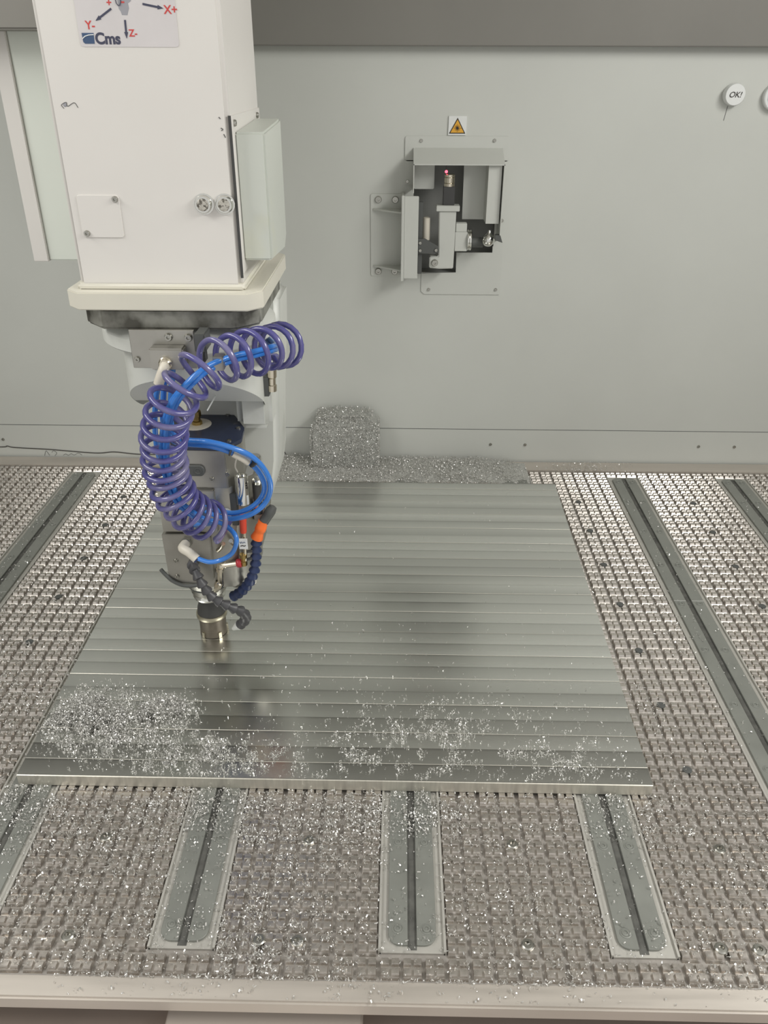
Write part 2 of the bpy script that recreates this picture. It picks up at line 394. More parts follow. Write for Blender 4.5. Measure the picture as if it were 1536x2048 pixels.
for gx in (0.45, 0.75, -0.75):
    for y in (0.958, 1.11, 1.265, 1.42, 1.575, 1.73, 1.88):
        if in_view(gx, y): inst('table_plug', PLUGD, (gx, y, 0.0), table)
# machine base seen under the front edge
base = thing('table_base', (0, 1.3, -0.70), 'grey machine base carrying the vacuum table', 'machine base')
box('base_body', (TX0 + 0.02, TX1 - 0.02), (0.64, 2.10), (-0.70, -0.0325), M_dgrey, base)
box('front_shield', (-1.3, 1.2), (0.44, 0.645), (-0.13, -0.10), M_floor, base, bevel=0.003)
box('light_panel', (-0.312, -0.063), (0.50, 0.642), (-0.102, -0.06), M_tray, base, bevel=0.002)

# ================================================================== ALUMINIUM PLATE
PT = 0.0215
def build_plate():
    V, F, MI = [], [], []
    nst = 30; y0, y1 = 0.9055, 1.9385; w = (y1 - y0) / nst; ns_ = 6
    def xl(y): return PLATE[0][0] + (PLATE[3][0] - PLATE[0][0]) * (y - 0.904) / 1.036
    def xr(y): return PLATE[1][0] + (PLATE[2][0] - PLATE[1][0]) * (y - 0.904) / 1.036
    prev = None; sm = []; sheen = []
    for s in range(nst):
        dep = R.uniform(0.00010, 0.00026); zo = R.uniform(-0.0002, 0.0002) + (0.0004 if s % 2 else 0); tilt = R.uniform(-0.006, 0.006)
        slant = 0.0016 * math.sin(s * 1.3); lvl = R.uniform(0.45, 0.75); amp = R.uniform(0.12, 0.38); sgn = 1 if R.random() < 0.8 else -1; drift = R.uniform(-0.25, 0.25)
        rows = []
        for k in range(ns_ + 1):
            t = k / ns_; y = y0 + w * (s + t); gap = 0.0006
            yy = y0 + w * s + gap + (w - gap) * t
            z = PT + zo - dep * 4 * t * (1 - t) + tilt * (t - 0.5) * w
            n = len(V)
            for q_ in (0, 0.5, 1):
                xx = xl(yy) + (xr(yy) - xl(yy)) * q_; V.append((xx, yy + slant * 0.3 * (q_ - 0.5), z))
                sheen.append(min(1, max(0, lvl + sgn * amp * (0.5 - t) * 1.4 - (0.35 if k == ns_ else 0) + drift * (q_ - 0.5))))  # gradient and dark far edge per pass, standing in for shading
            rows.append(n)
        for k in range(ns_):
            a, b = rows[k], rows[k + 1]
            for i in (0, 1): F.append((a + i, a + i + 1, b + i + 1, b + i)); sm.append(True); MI.append(0)
        if prev is not None:                           # small tool-overlap step
            n = len(V)
            V.extend([V[prev + i] for i in range(3)]); V.extend([V[rows[0] + i] for i in range(3)]); sheen.extend([0.5] * 6)
            for i in (0, 1): F.append((n + i, n + i + 1, n + 4 + i, n + 3 + i)); sm.append(False); MI.append(1)
        prev = rows[-1]
    top0 = [(-0.620, 0.904), (0.377, 0.904), (0.3965, 1.940), (-0.6305, 1.940)]
    ins = [(xl(y0) + 0.0, y0), (xr(y0), y0), (xr(y1), y1), (xl(y1), y1)]
    n = len(V)
    for (x, y) in top0: V.append((x, y, 0.0005))
    for (x, y) in top0: V.append((x, y, PT - 0.0012))
    for (x, y) in ins: V.append((x, y, PT - 0.0002))
    for k in range(4):
        k2 = (k + 1) % 4
        F.append((n + k, n + k2, n + 4 + k2, n + 4 + k)); sm.append(False); MI.append(1)
        F.append((n + 4 + k, n + 4 + k2, n + 8 + k2, n + 8 + k)); sm.append(False); MI.append(1)
    F.append((n + 3, n + 2, n + 1, n)); sm.append(False); MI.append(1)
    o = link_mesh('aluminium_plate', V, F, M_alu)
    sheen.extend([0.5] * (len(V) - len(sheen)))
    att = o.data.attributes.new('pass_sheen', 'FLOAT', 'POINT'); att.data.foreach_set('value', sheen)
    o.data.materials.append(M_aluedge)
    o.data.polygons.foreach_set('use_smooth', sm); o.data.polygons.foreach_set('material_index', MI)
    return o
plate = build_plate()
tag(plate, 'large aluminium plate with parallel milled passes lying on the vacuum table', 'metal plate')

# ================================================================== RAM (Z AXIS COLUMN)
ram = thing('machine_ram', (-0.357, 1.25, 0.70), 'white painted square machine column with axis sticker and bolted covers', 'machine column')
YF = 1.13
box('column', (-0.4705, -0.244), (YF, 1.368), (0.728, 1.95), M_white, ram, bevel=0.006, segs=3)
box('base_bead', (-0.4745, -0.240), (YF - 0.004, 1.372), (0.7235, 0.735), M_cream, ram, bevel=0.004, segs=3)
def octa(x0, x1, y0, y1, c): return [(x0 + c, y0), (x1 - c, y0), (x1, y0 + c), (x1, y1 - c), (x1 - c, y1), (x0 + c, y1), (x0, y1 - c), (x0, y0 + c)]
prism('collar', octa(-0.490, -0.216, 1.108, 1.395, 0.020), 0.702, 0.7265, M_cream, ram, 'xy', bevel=0.0015)
prism('ring', octa(-0.478, -0.2245, 1.118, 1.385, 0.032), 0.672, 0.7025, M_ring, ram, 'xy', bevel=0.004, segs=3)
ap = prism('access_plate', rrect(-0.4545, -0.3985, 0.7955, 0.8495, 0.004), YF - 0.0018, YF + 0.001, M_white, ram, 'xz', bevel=0.0005, segs=1)
inst('screw', SCR_S, (-0.4035, YF - 0.002, 0.8443), ap, FRONT); inst('screw', SCR_S, (-0.4480, YF - 0.002, 0.8008), ap, FRONT)
for bx in (-0.2865, -0.2586):
    bt = lathe('cap_bolt', [(0.0135, 0), (0.0135, 0.0015), (0.0115, 0.002), (0.0115, 0.006), (0.0102, 0.0085), (0.0080, 0.0090), (0.0070, 0.0078), (0, 0.0076)], (bx, YF, 0.839), (0, -1, 0), M_chrome, ram, seg=18)
    lathe('cap_face', [(0.0085, 0), (0.0075, 0.0006), (0, 0.0006)], (bx, YF - 0.0085, 0.839), (0, -1, 0), M_speck, bt, seg=12)
for sx, sz in ((-0.4495, 0.9555),):
    lathe('scratch_dot', [(0.0026, 0), (0.0018, 0.0004), (0, 0.0004)], (sx, YF, sz), (0, -1, 0), M_inkgrey, ram, seg=8)
    tube('pencil_scrawl', [(sx - 0.002, YF - 0.0003, sz - 0.004), (sx - 0.0045, YF - 0.0003, sz), (sx + 0.002, YF - 0.0003, sz + 0.003), (sx + 0.003, YF - 0.0003, sz - 0.0015), (sx + 0.012, YF - 0.0003, sz + 0.0025), (sx + 0.016, YF - 0.0003, sz - 0.003)], 0.0004, M_pencil, ram, seg=4)
for pts in ([(-0.2570, 0.9425), (-0.2550, 0.9405)], [(-0.2555, 0.9300), (-0.2530, 0.9285), (-0.2550, 0.9270)], [(-0.2525, 0.9230), (-0.2505, 0.9190)]):
    tube('paint_chip', [(x, YF - 0.0002, z) for x, z in pts], 0.0007, M_pencil, ram, seg=4)
# right side cover
fl = box('cover_flange', (-0.2455, -0.2415), (YF + 0.004, 1.36), (0.748, 0.944), M_white, ram, bevel=0.0006, segs=1)
inst('screw', SCR_S, (-0.2412, YF + 0.016, 0.935), fl, (0, math.pi / 2, 0)); inst('screw', SCR_S, (-0.2412, 1.33, 0.935), fl, (0, math.pi / 2, 0))
box('flange_gasket', (-0.2460, -0.2425), (YF + 0.0028, YF + 0.0042), (0.742, 0.944), M_black, ram)
prism('side_cover', [(YF + 0.018, 0.763), (1.285, 0.753), (1.31, 0.77), (1.31, 0.932), (1.285, 0.930), (YF + 0.018, 0.924)], -0.2425, -0.2035, M_cover, ram, 'yz', bevel=0.0025, segs=2)
# left rear cover
box('lit_cover_edge', (-0.664, -0.6385), (1.436, 1.60), (0.699, 1.60), M_white, ram, bevel=0.001)  # separate white strip stands in for the cover's better-lit edge face
prism('rear_cover', [(-0.639, 1.441), (-0.44, 1.441), (-0.44, 1.60), (-0.639, 1.60)], 0.700, 1.60, M_rear, ram, 'xy', bevel=0.002)
box('cover_arm', (-0.46, -0.30), (1.36, 1.50), (0.95, 1.15), M_white, ram)
carr = box('carriage_block', (-1.2, -0.4702), (1.372, 1.435), (1.0445, 1.9), M_beam, None, bevel=0.003)
tag(carr, 'dark grey carriage block beside the white column', 'machine part')
# sticker
st = prism('axis_sticker', rrect(-0.418, -0.2975, 1.0190, 1.115, 0.004), YF - 0.0006, YF + 0.001, M_sticker, ram, 'xz')
SF = YF - 0.0007
def stroke(name, pts, w, m, par, y=SF):
    V, F = [], []
    P = [Vector((p[0], 0, p[1])) for p in pts]
    for i, p in enumerate(P):
        t = (P[min(i + 1, len(P) - 1)] - P[max(i - 1, 0)]).normalized(); nrm = Vector((-t.z, 0, t.x)); ww = w[i] if isinstance(w, (list, tuple)) else w
        for yy in (y - 0.0004, y + 0.0004):
            V.append((p.x + nrm.x * ww / 2, yy, p.z + nrm.z * ww / 2)); V.append((p.x - nrm.x * ww / 2, yy, p.z - nrm.z * ww / 2))
    for i in range(len(P) - 1):
        a, b = i * 4, i * 4 + 4
        F += [(a, a + 1, b + 1, b), (a + 2, b + 2, b + 3, a + 3), (a, b, b + 2, a + 2), (a + 1, a + 3, b + 3, b + 1)]
    F += [(0, 2, 3, 1), (len(V) - 4, len(V) - 3, len(V) - 1, len(V) - 2)]
    return link_mesh(name, V, F, m, par)
def arrow(a, b, w=0.0022):
    a = Vector((a[0], 0, a[1])); b = Vector((b[0], 0, b[1])); d = (b - a).normalized(); c = b - d * 0.0065
    stroke('arrow_shaft', [(a.x, a.z), (c.x, c.z)], w, M_ink, st); stroke('arrow_head', [(c.x, c.z), (b.x, b.z)], [0.0046, 0.0003], M_ink, st)
arrow((-0.3745, 1.0585), (-0.3950, 1.0462)); arrow((-0.3362, 1.0634), (-0.3122, 1.0590)); arrow((-0.3597, 1.0470), (-0.3604, 1.0280))
text_mesh('axis_lettering', 'Y-', (-0.4085, SF, 1.0375), 0.0125, M_inkred, st, offset=0.0002)
text_mesh('axis_lettering', 'X+', (-0.3115, SF, 1.0535), 0.0125, M_inkred, st, offset=0.0002)
text_mesh('axis_lettering', 'Z-', (-0.3570, SF, 1.0300), 0.0105, M_inkred, st, offset=0.0002)
text_mesh('axis_lettering', '+', (-0.3795, SF, 1.0610), 0.011, M_inkred, st, offset=0.0002)
text_mesh('axis_lettering', '-', (-0.3620, SF, 1.0620), 0.014, M_inkred, st, offset=0.0002)
text_mesh('maker_lettering', 'Cms', (-0.3990, SF, 1.0222), 0.0165, M_ink, st, offset=0.0006)
prism('logo_square', [(-0.4140, 1.0240), (-0.4120, 1.0222), (-0.4004, 1.0222), (-0.4000, 1.0335), (-0.4145, 1.0335)], SF - 0.0003, SF + 0.0006, M_logo, st, 'xz')
stroke('logo_swoosh', [(-0.4143, 1.0275), (-0.4110, 1.0300), (-0.4060, 1.0314), (-0.4001, 1.0318)], 0.0009, M_label, st, y=SF - 0.0004)
# little drawing of the head on the sticker
prism('drawing_head', [(-0.3660, 1.0720), (-0.3655, 1.0585), (-0.3635, 1.0555), (-0.3625, 1.0520), (-0.3560, 1.0518), (-0.3545, 1.0555), (-0.3530, 1.0590), (-0.3535, 1.0640), (-0.3500, 1.0660), (-0.3470, 1.0720)], SF, SF + 0.0006, M_inkgrey, st, 'xz')
stroke('drawing_loop', [(-0.3682, 1.0690), (-0.3675, 1.0640), (-0.3655, 1.0615), (-0.3635, 1.0620), (-0.3622, 1.0650), (-0.3618, 1.0690)], 0.0007, M_ink, st, y=SF - 0.0004)

# ================================================================== HEAD
head = thing('milling_head', (-0.352, 1.24, 0.20), 'swivelling milling head with steel spindle hanging below the white column', 'milling head')
HC = (-0.352, 1.243)
lathe('flange_disc', [(0.129, 0.634), (0.132, 0.637), (0.132, 0.655), (0.129, 0.658), (0.110, 0.674)], (HC[0], HC[1], 0), (0, 0, 1), M_headw, head, seg=64)
def housing():
    r = 0.106; n = 72; V, F = [], []
    for k in range(n):
        a = 2 * math.pi * k / n; x = HC[0] + r * math.cos(a); y = HC[1] + r * math.sin(a)
        zb = max(0.500, 0.592 - 0.70 * (y - (HC[1] - r)))
        V.append((x, y, zb)); V.append((x, y, 0.640))
    for k in range(n):
        k2 = (k + 1) % n; F.append((2 * k, 2 * k2, 2 * k2 + 1, 2 * k + 1))
    F.append(tuple(2 * k + 1 for k in range(n)))
    return link_mesh('housing', V, F, M_headw, head, smooth=True, autos=0.6)
housing()
# slanted underside face of the housing (grey)
r = 0.1059; ycut = HC[1] - 0.106 + (0.592 - 0.500) / 0.70
pts = []
for k in range(73):
    a = math.pi + math.pi * k / 72; pts.append((HC[0] + r * math.cos(a), HC[1] + r * math.sin(a)))
pts = [p for p in pts if p[1] <= ycut]
V = [(x, y, 0.5925 - 0.70 * (y - (HC[1] - 0.106))) for x, y in pts]; V2 = [(x, y + 0.0005, z + 0.012) for x, y, z in V]
n = len(V); F = [tuple(range(n)), tuple(reversed(range(n, 2 * n)))] + [(k, (k + 1) % n, n + (k + 1) % n, n + k) for k in range(n)]
link_mesh('slanted_face', V + V2, F, M_headg, head)
box('housing_seam', (-0.318, -0.3165), (1.150, 1.225), (0.538, 0.5395), M_label, head)
# arm behind the spindle
arm = [(-0.400, 0.673), (-0.2225, 0.673), (-0.2255, 0.600), (-0.2345, 0.490), (-0.2405, 0.372), (-0.2465, 0.335), (-0.2600, 0.295), (-0.2800, 0.255), (-0.3068, 0.213), (-0.340, 0.198), (-0.375, 0.215), (-0.398, 0.26)]
prism('arm', arm, 1.322, 1.43, M_headw, head, 'xz', bevel=0.010, segs=3)
box('arm_rib', (-0.300, -0.2400), (1.27, 1.335), (0.455, 0.64), M_headw, head, bevel=0.012, segs=3)
rf = lathe('side_fitting', [(0.008, 0), (0.008, 0.010), (0.0065, 0.011), (0.0065, 0.022), (0.008, 0.024), (0.008, 0.038), (0.005, 0.040)], (-0.2345, 1.262, 0.530), (0.05, 0, 1), M_brass, head, seg=10)
box('fitting_block', (-0.2500, -0.2385), (1.255, 1.275), (0.522, 0.556), M_dgrey, head, bevel=0.001)
lathe('side_bolt', [(0.007, 0), (0.007, 0.016), (0.005, 0.018)], (-0.462, 1.235, 0.616), (0, 0, 1), M_steel, head, seg=6)
# bracket plate on the housing
br = box('bracket_plate', (-0.4040, -0.3130), (1.103, 1.109), (0.6215, 0.6765), M_satin, head, bevel=0.0006, segs=1)
for x, z, me in ((-0.3483, 0.6670, SCR_W), (-0.3205, 0.6665, SCR_W), (-0.3966, 0.6345, SCR_S)): inst('screw', me, (x, 1.1025, z), br, FRONT)
box('bracket_mount', (-0.395, -0.320), (1.107, 1.16), (0.630, 0.672), M_satin, head)
mb = box('manifold_block', (-0.3735, -0.3255), (1.083, 1.104), (0.6255, 0.6560), M_satin, head, bevel=0.002)
lathe('manifold_button', [(0.0055, 0), (0.0055, 0.004), (0.0045, 0.005), (0, 0.005)], (-0.3700, 1.0995, 0.6265), (0, -1, 0), M_steel, mb, seg=10)
cl = box('hose_clamp', (-0.3065, -0.2915), (1.075, 1.112), (0.6535, 0.6790), M_dgrey, head, bevel=0.0015)
box('clamp_tongue', (-0.3040, -0.2930), (1.0735, 1.090), (0.640, 0.655), M_black, cl, bevel=0.001)
# spindle
cap_pts = [(-0.420, 1.262), (-0.392, 1.190), (-0.306, 1.188), (-0.284, 1.222), (-0.287, 1.268), (-0.318, 1.333), (-0.402, 1.333), (-0.420, 1.305)]
prism('spindle_cap', cap_pts, 0.4535, 0.462, M_navy, head, 'xy', bevel=0.0012)
def shrink(pts, f, c=(-0.352, 1.262)): return [(c[0] + (x - c[0]) * f, c[1] + (y - c[1]) * f) for x, y in pts]
prism('spindle_body', shrink(cap_pts, 0.985), 0.385, 0.4540, M_satin, head, 'xy', bevel=0.0012)
cap_bolt = proto_mesh(lathe('cap_screw', [(0.004, 0), (0.004, 0.0022), (0.0022, 0.0022), (0.002, 0.0008), (0, 0.0008)], (0, 0, 0), (0, 0, 1), M_steel, seg=10))
for x, y in ((-0.296, 1.262), (-0.302, 1.210), (-0.405, 1.262), (-0.325, 1.320), (-0.340, 1.197), (-0.352, 1.197), (-0.364, 1.197)): inst('cap_screw', cap_bolt, (x, y, 0.4618), head)
rb = lathe('cap_gasket', [(0.026, 0), (0.026, 0.0015), (0.022, 0.0018), (0, 0.0018)], (-0.371, 1.277, 0.4615), (0, 0, 1), M_ivory, head, seg=24)
gf = lathe('brass_fitting', [(0.009, 0), (0.009, 0.006), (0.0065, 0.007), (0.0065, 0.014), (0.0085, 0.015), (0.0085, 0.024), (0.005, 0.026), (0.005, 0.034), (0, 0.034)], (-0.369, 1.277, 0.463), (0, 0, 1), M_gold, head, seg=8)
low = [(-0.4265, 1.1915), (-0.3440, 1.1900), (-0.3060, 1.1960), (-0.2720, 1.2400), (-0.2720, 1.3200), (-0.3000, 1.3400), (-0.4100, 1.3400), (-0.4265, 1.3200)]
prism('spindle_block', low, 0.225, 0.3865, M_satin, head, 'xy', bevel=0.0015)
prism('joint_gap', shrink(low, 0.97), 0.3850, 0.3885, M_dark, head, 'xy')
prism('lower_block', [(-0.3460, 1.1985), (-0.3150, 1.2010), (-0.2820, 1.2350), (-0.2820, 1.3200), (-0.4150, 1.3200), (-0.4150, 1.1985)], 0.1800, 0.2260, M_satin, head, 'xy', bevel=0.002)
fp = prism('front_plate', [(-0.4245, 0.2020), (-0.3720, 0.1985), (-0.3460, 0.2080), (-0.3440, 0.2960), (-0.3560, 0.3020), (-0.4265, 0.3000)], 1.1800, 1.1925, M_satin, head, 'xz', bevel=0.0012)
for x, z in ((-0.4077, 0.2483), (-0.3617, 0.2930), (-0.4093, 0.2165)): inst('screw', SCR_S, (x, 1.1795, z), fp, FRONT)
up = box('upper_plate', (-0.4240, -0.3300), (1.1830, 1.1925), (0.3040, 0.3840), M_satin, head, bevel=0.0012)
hole = proto_mesh(lathe('socket_hole', [(0.0062, 0), (0.0062, 0.001), (0.0046, 0.0012), (0.0040, 0.0002), (0, 0.0002)], (0, 0, 0), (0, 0, 1), M_dgrey, seg=14))
prism('dark_link', rrect(-0.3940, -0.3420, 0.4085, 0.4275, 0.008), 1.1860, 1.1900, M_dgrey, head, 'xz', bevel=0.0008, segs=1)
for x, z in ((-0.3831, 0.4180), (-0.3525, 0.4182)): inst('socket_hole', hole, (x, 1.1860, z), head, FRONT)
for x, z, y in ((-0.3055, 0.4115, 1.1905), (-0.3320, 0.4020, 1.1905)): inst('screw', SCR_S, (x, y, z), head, FRONT)
lathe('port_ring', [(0.0095, 0), (0.0095, 0.002), (0.006, 0.0025), (0.005, 0.0005), (0, 0.0005)], (-0.3150, 1.1945, 0.3360), (0.1, -1, 0), M_headg, head, seg=18)
box('side_slot', (-0.310, -0.296), (1.196, 1.210), (0.310, 0.372), M_dgrey, head, bevel=0.001)
sol = lathe('silver_cylinder', [(0.0100, 0), (0.0112, 0.001), (0.0112, 0.050), (0.0104, 0.052), (0.0085, 0.052), (0.0080, 0.049), (0, 0.049)], (-0.2840, 1.192, 0.3560), (0, 0, 1), M_chrome, head, seg=24)
for k in range(3): box('cylinder_mark', (-0.2760, -0.2732), (1.1840, 1.1872), (0.3965 - k * 0.0045, 0.3990 - k * 0.0045), M_inkblk, sol)
box('cylinder_label', (-0.2762, -0.2735), (1.1838, 1.1870), (0.3580, 0.3740), M_label, sol)
cyl2 = lathe('black_cylinder', [(0.0075, 0), (0.0075, 0.062), (0.0055, 0.064)], (-0.2640, 1.215, 0.325), (0, 0, 1), M_black, head, seg=14)
lathe('cylinder_head', [(0.0085, 0), (0.0085, 0.006), (0.006, 0.008), (0, 0.008)], (-0.2620, 1.2120, 0.3865), (0.2, -0.3, 1), M_chrome, cyl2, seg=12)
lathe('cylinder_nut', [(0.0095, 0), (0.0095, 0.010)], (-0.2640, 1.215, 0.338), (0, 0, 1), M_chrome, cyl2, seg=6)
box('side_bracket', (-0.2760, -0.2560), (1.230, 1.300), (0.300, 0.345), M_satin, head, bevel=0.002)
# air line with red tube and brass fittings on the right side
lathe('red_tube', [(0.0052, 0), (0.0058, 0.003), (0.0058, 0.030), (0.0045, 0.034)], (-0.2883, 1.190, 0.3005), (0.06, 0, 1), M_red, head, seg=12)
lathe('line_rod', [(0.0032, 0), (0.0032, 0.072)], (-0.2905, 1.190, 0.2360), (0.05, 0, 1), M_brass, head, seg=10)
tg = box('line_tag', (-0.2960, -0.2815), (1.1815, 1.1845), (0.2720, 0.2920), M_label, head, bevel=0.0004, segs=1)
stroke('tag_mark', [(-0.2940, 0.2870), (-0.2925, 0.2835), (-0.2908, 0.2872), (-0.2890, 0.2840), (-0.2868, 0.2870), (-0.2850, 0.2850)], 0.0010, M_logo, tg, y=1.1812)
stroke('tag_mark', [(-0.2935, 0.2785), (-0.2900, 0.2795), (-0.2870, 0.2785), (-0.2845, 0.2797)], 0.0014, M_inkblk, tg, y=1.1812)
lathe('line_valve', [(0.0068, 0), (0.0068, 0.008), (0.005, 0.009), (0.005, 0.014), (0.0066, 0.015), (0.0066, 0.022)], (-0.2932, 1.190, 0.2350), (0.05, 0, 1), M_gold, head, seg=8)
lathe('red_collar', [(0.0070, 0), (0.0082, 0.002), (0.0082, 0.007), (0.0068, 0.009)], (-0.2960, 1.1895, 0.2395), (-1, 0, -0.16), M_redc, head, seg=14)
lathe('cross_fitting', [(0.0050, 0), (0.0050, 0.020), (0.0058, 0.021), (0.0058, 0.030)], (-0.3040, 1.1885, 0.2380), (-1, 0, -0.18), M_brass, head, seg=10)
lathe('elbow_fitting', [(0.0058, 0), (0.0058, 0.008), (0.0076, 0.009), (0.0076, 0.015), (0.0054, 0.016), (0.0054, 0.042)], (-0.3345, 1.1885, 0.2380), (-0.06, 0, -1), M_brass, head, seg=8)
lathe('nozzle_fitting', [(0.0058, 0), (0.0082, 0.002), (0.0082, 0.012), (0.0055, 0.013), (0.0050, 0.024), (0.003, 0.028)], (-0.3370, 1.1890, 0.2000), (-0.5, 0.15, -1), M_brass, head, seg=8)
lathe('hex_boss', [(0.022, 0), (0.026, 0.004), (0.026, 0.030), (0.018, 0.034)], (-0.3080, 1.2450, 0.1600), (0, 0, 1), M_satin, head, seg=6)
tube('stub_hose', [(-0.3340, 1.1850, 0.267), (-0.3260, 1.1780, 0.278), (-0.3210, 1.1730, 0.288)], 0.0042, M_brass, head, seg=8)
tube('stub_hose', [(-0.3060, 1.1960, 0.272), (-0.3070, 1.1820, 0.284), (-0.3080, 1.1760, 0.292)], 0.0038, M_steel, head, seg=8)
for z in (0.2590, 0.2440):
    tube('clip_wire', [(-0.2900, 1.192, z), (-0.2790, 1.194, z + 0.002), (-0.2700, 1.198, z - 0.001)], 0.0026, M_black, head, seg=8)
# splash fins
tube('splash_lip', [(-0.4370, 1.180, 0.2300), (-0.4290, 1.179, 0.2190), (-0.4180, 1.177, 0.2080), (-0.4020, 1.176, 0.2000), (-0.3850, 1.176, 0.1985), (-0.3680, 1.180, 0.2000)], 0.0034, M_dgrey, head, seg=8)
AX = (-0.3845, 1.280)
lathe('spindle_nose', [(0.050, 0.195), (0.050, 0.172), (0.043, 0.165), (0.040, 0.142), (0.0335, 0.138), (0.0335, 0.124), (0.030, 0.122)], (AX[0], AX[1], 0), (0, 0, 1), M_steel, head, seg=36)
lathe('nose_lip', [(0.0365, 0.140), (0.0375, 0.1365), (0.0345, 0.1345)], (AX[0], AX[1], 0), (0, 0, 1), M_dgrey, head, seg=36)

tool = thing('face_mill', (AX[0], AX[1], PT), 'face milling cutter with brass ring standing on the milled plate', 'cutter')
lathe('tool_flange', [(0.020, 0.128), (0.030, 0.126), (0.031, 0.121), (0.029, 0.117), (0.031, 0.113), (0.030, 0.109), (0.019, 0.107)], (AX[0], AX[1], 0), (0, 0, 1), M_chrome, tool, seg=36)
lathe('tool_cone', [(0.0195, 0.109), (0.0195, 0.102), (0.0255, 0.084), (0.0275, 0.070), (0.0275, 0.066)], (AX[0], AX[1], 0), (0, 0, 1), M_black, tool, seg=36)
lathe('brass_ring', [(0.0265, 0.0715), (0.0290, 0.0710), (0.0295, 0.0690), (0.0295, 0.0630), (0.0285, 0.0615), (0.026, 0.0615)], (AX[0], AX[1], 0), (0, 0, 1), M_ringb, tool, seg=40)
lathe('cutter_body', [(0.0262, 0.0620), (0.0262, 0.0560), (0.0255, 0.0440), (0.0258, 0.0300), (0.0262, PT + 0.001), (0.018, PT + 0.0004), (0.0, PT + 0.0004)], (AX[0], AX[1], 0), (0, 0, 1), M_cut, tool, seg=36)
for k in range(5):
    a = 2 * math.pi * k / 5 + 0.4; c_, s_ = math.cos(a), math.sin(a)
    V = [];
    for rr, tt, zz in ((0.0245, -0.004, 0), (0.0285, -0.004, 0), (0.0285, 0.002, 0), (0.0245, 0.002, 0), (0.0245, -0.004, 0.012), (0.0280, -0.004, 0.012), (0.0280, 0.002, 0.012), (0.0245, 0.002, 0.012)):
        V.append((AX[0] + rr * c_ - tt * s_, AX[1] + rr * s_ + tt * c_, PT + 0.0005 + zz))
    link_mesh('cutting_insert', V, [(3, 2, 1, 0), (4, 5, 6, 7), (0, 1, 5, 4), (1, 2, 6, 5), (2, 3, 7, 6), (3, 0, 4, 7)], M_ringb, tool)

# ------------------------------------------------------------------ hoses
COILP = [ (-0.1941,1.1700,0.6360),(-0.2117,1.1300,0.6446),(-0.2310,1.0950,0.6482),(-0.2507,1.0700,0.6510),(-0.2675,1.0500,0.6504),(-0.2873,1.0300,0.6458),(-0.3068,1.0200,0.6304),(-0.3261,1.0200,0.6091),(-0.3419,1.0280,0.5805),(-0.3549,1.0420,0.5446),(-0.3632,1.0550,0.5116),(-0.3664,1.0650,0.4787),(-0.3634,1.0700,0.4473),(-0.3555,1.0760,0.4188),(-0.3434,1.0880,0.3950),(-0.3314,1.1020,0.3758),(-0.3222,1.1160,0.3635) ]
TURNS = [0, 2.0, 3.3, 4.5, 5.5, 6.4, 7.3, 8.3, 9.6, 11.3, 13.0, 14.7, 16.5, 18.3, 19.9, 21.3, 22.4]
def helix_geo():
    n = 40; path = spline(COILP, n); F_ = frames(path); out = []
    for i, (p, (t, u, v)) in enumerate(zip(path, F_)):
        s = i / n; k = min(int(s), len(TURNS) - 2); a = 2 * math.pi * (TURNS[k] + (TURNS[k + 1] - TURNS[k]) * (s - k))
        rad = 0.0300 + 0.0012 * math.sin(a * 0.37)
        out.append(p + (u * math.cos(a) + v * math.sin(a)) * rad)
    e = out[-1]; b0 = out[0]
    lead = spline([Vector((-0.2325, 1.262, 0.566)), Vector((-0.2215, 1.252, 0.592)), b0 + (b0 - out[6]).normalized() * 0.022 + Vector((0, 0.016, -0.006)), b0], 8)[:-1]
    return lead + out + spline([e, e + Vector((0.002, 0.012, -0.010)), Vector((e.x + 0.004, 1.180, e.z - 0.020)), Vector((e.x + 0.002, 1.206, e.z - 0.026))], 8)[1:]
coil = thing('coiled_hose', (-0.3143, 1.14, 0.345), 'purple blue coiled air hose spiralling down in front of the milling head', 'hose')
V, F = tube_geo(helix_geo(), 0.0043, 8); link_mesh('hose_coil', V, F, M_hose, coil, smooth=True)
bund = thing('tube_bundle', (-0.3655, 1.12, 0.39), 'bundle of straight blue air tubes running inside the coiled hose', 'tubing')
for dx, dy, dz in ((0.004, -0.004, 0.003), (-0.004, 0.002, -0.004), (0.003, 0.005, -0.006)):
    tube('air_tube', [(-0.2445 + dx, 1.271 + dy, 0.618 + dz), (-0.228 + dx, 1.225 + dy, 0.624 + dz), (-0.213 + dx, 1.175 + dy, 0.633 + dz)] + [(p[0] + dx, p[1] + dy, p[2] + dz) for p in COILP[1:17]] + [(-0.3513 + dx, 1.1500 + dy, 0.3410 + dz), (-0.3735 + dx, 1.1880 + dy, 0.3151 + dz)], 0.0038, M_blue, bund, seg=8)
box('tube_tie', (-0.2755, -0.2615), (1.0410, 1.0600), (0.6394, 0.6584), M_satin, bund, bevel=0.001)
LOOP1 = [(-0.3413,1.1000,0.5116),(-0.3032,1.0900,0.5132),(-0.2708,1.0900,0.5039),(-0.2463,1.1000,0.4865),(-0.2300,1.1100,0.4602),(-0.2236,1.1200,0.4278),(-0.2336,1.1300,0.3941),(-0.2559,1.1300,0.3721),(-0.2866,1.1300,0.3606),(-0.3182,1.1300,0.3676),(-0.3405,1.1300,0.3855)]
LOOP2 = [(-0.3449,1.1100,0.5006),(-0.3064,1.1000,0.5022),(-0.2751,1.1000,0.4919),(-0.2542,1.1100,0.4734),(-0.2400,1.1200,0.4493),(-0.2349,1.1300,0.4208),(-0.2439,1.1400,0.3941),(-0.2629,1.1400,0.3757),(-0.2881,1.1400,0.3643),(-0.3199,1.1400,0.3712),(-0.3423,1.1400,0.3892)]
lp = thing('tube_loop', (-0.2866, 1.13, 0.36), 'pair of blue air tubes tied into a wide loop beside the spindle', 'tubing')
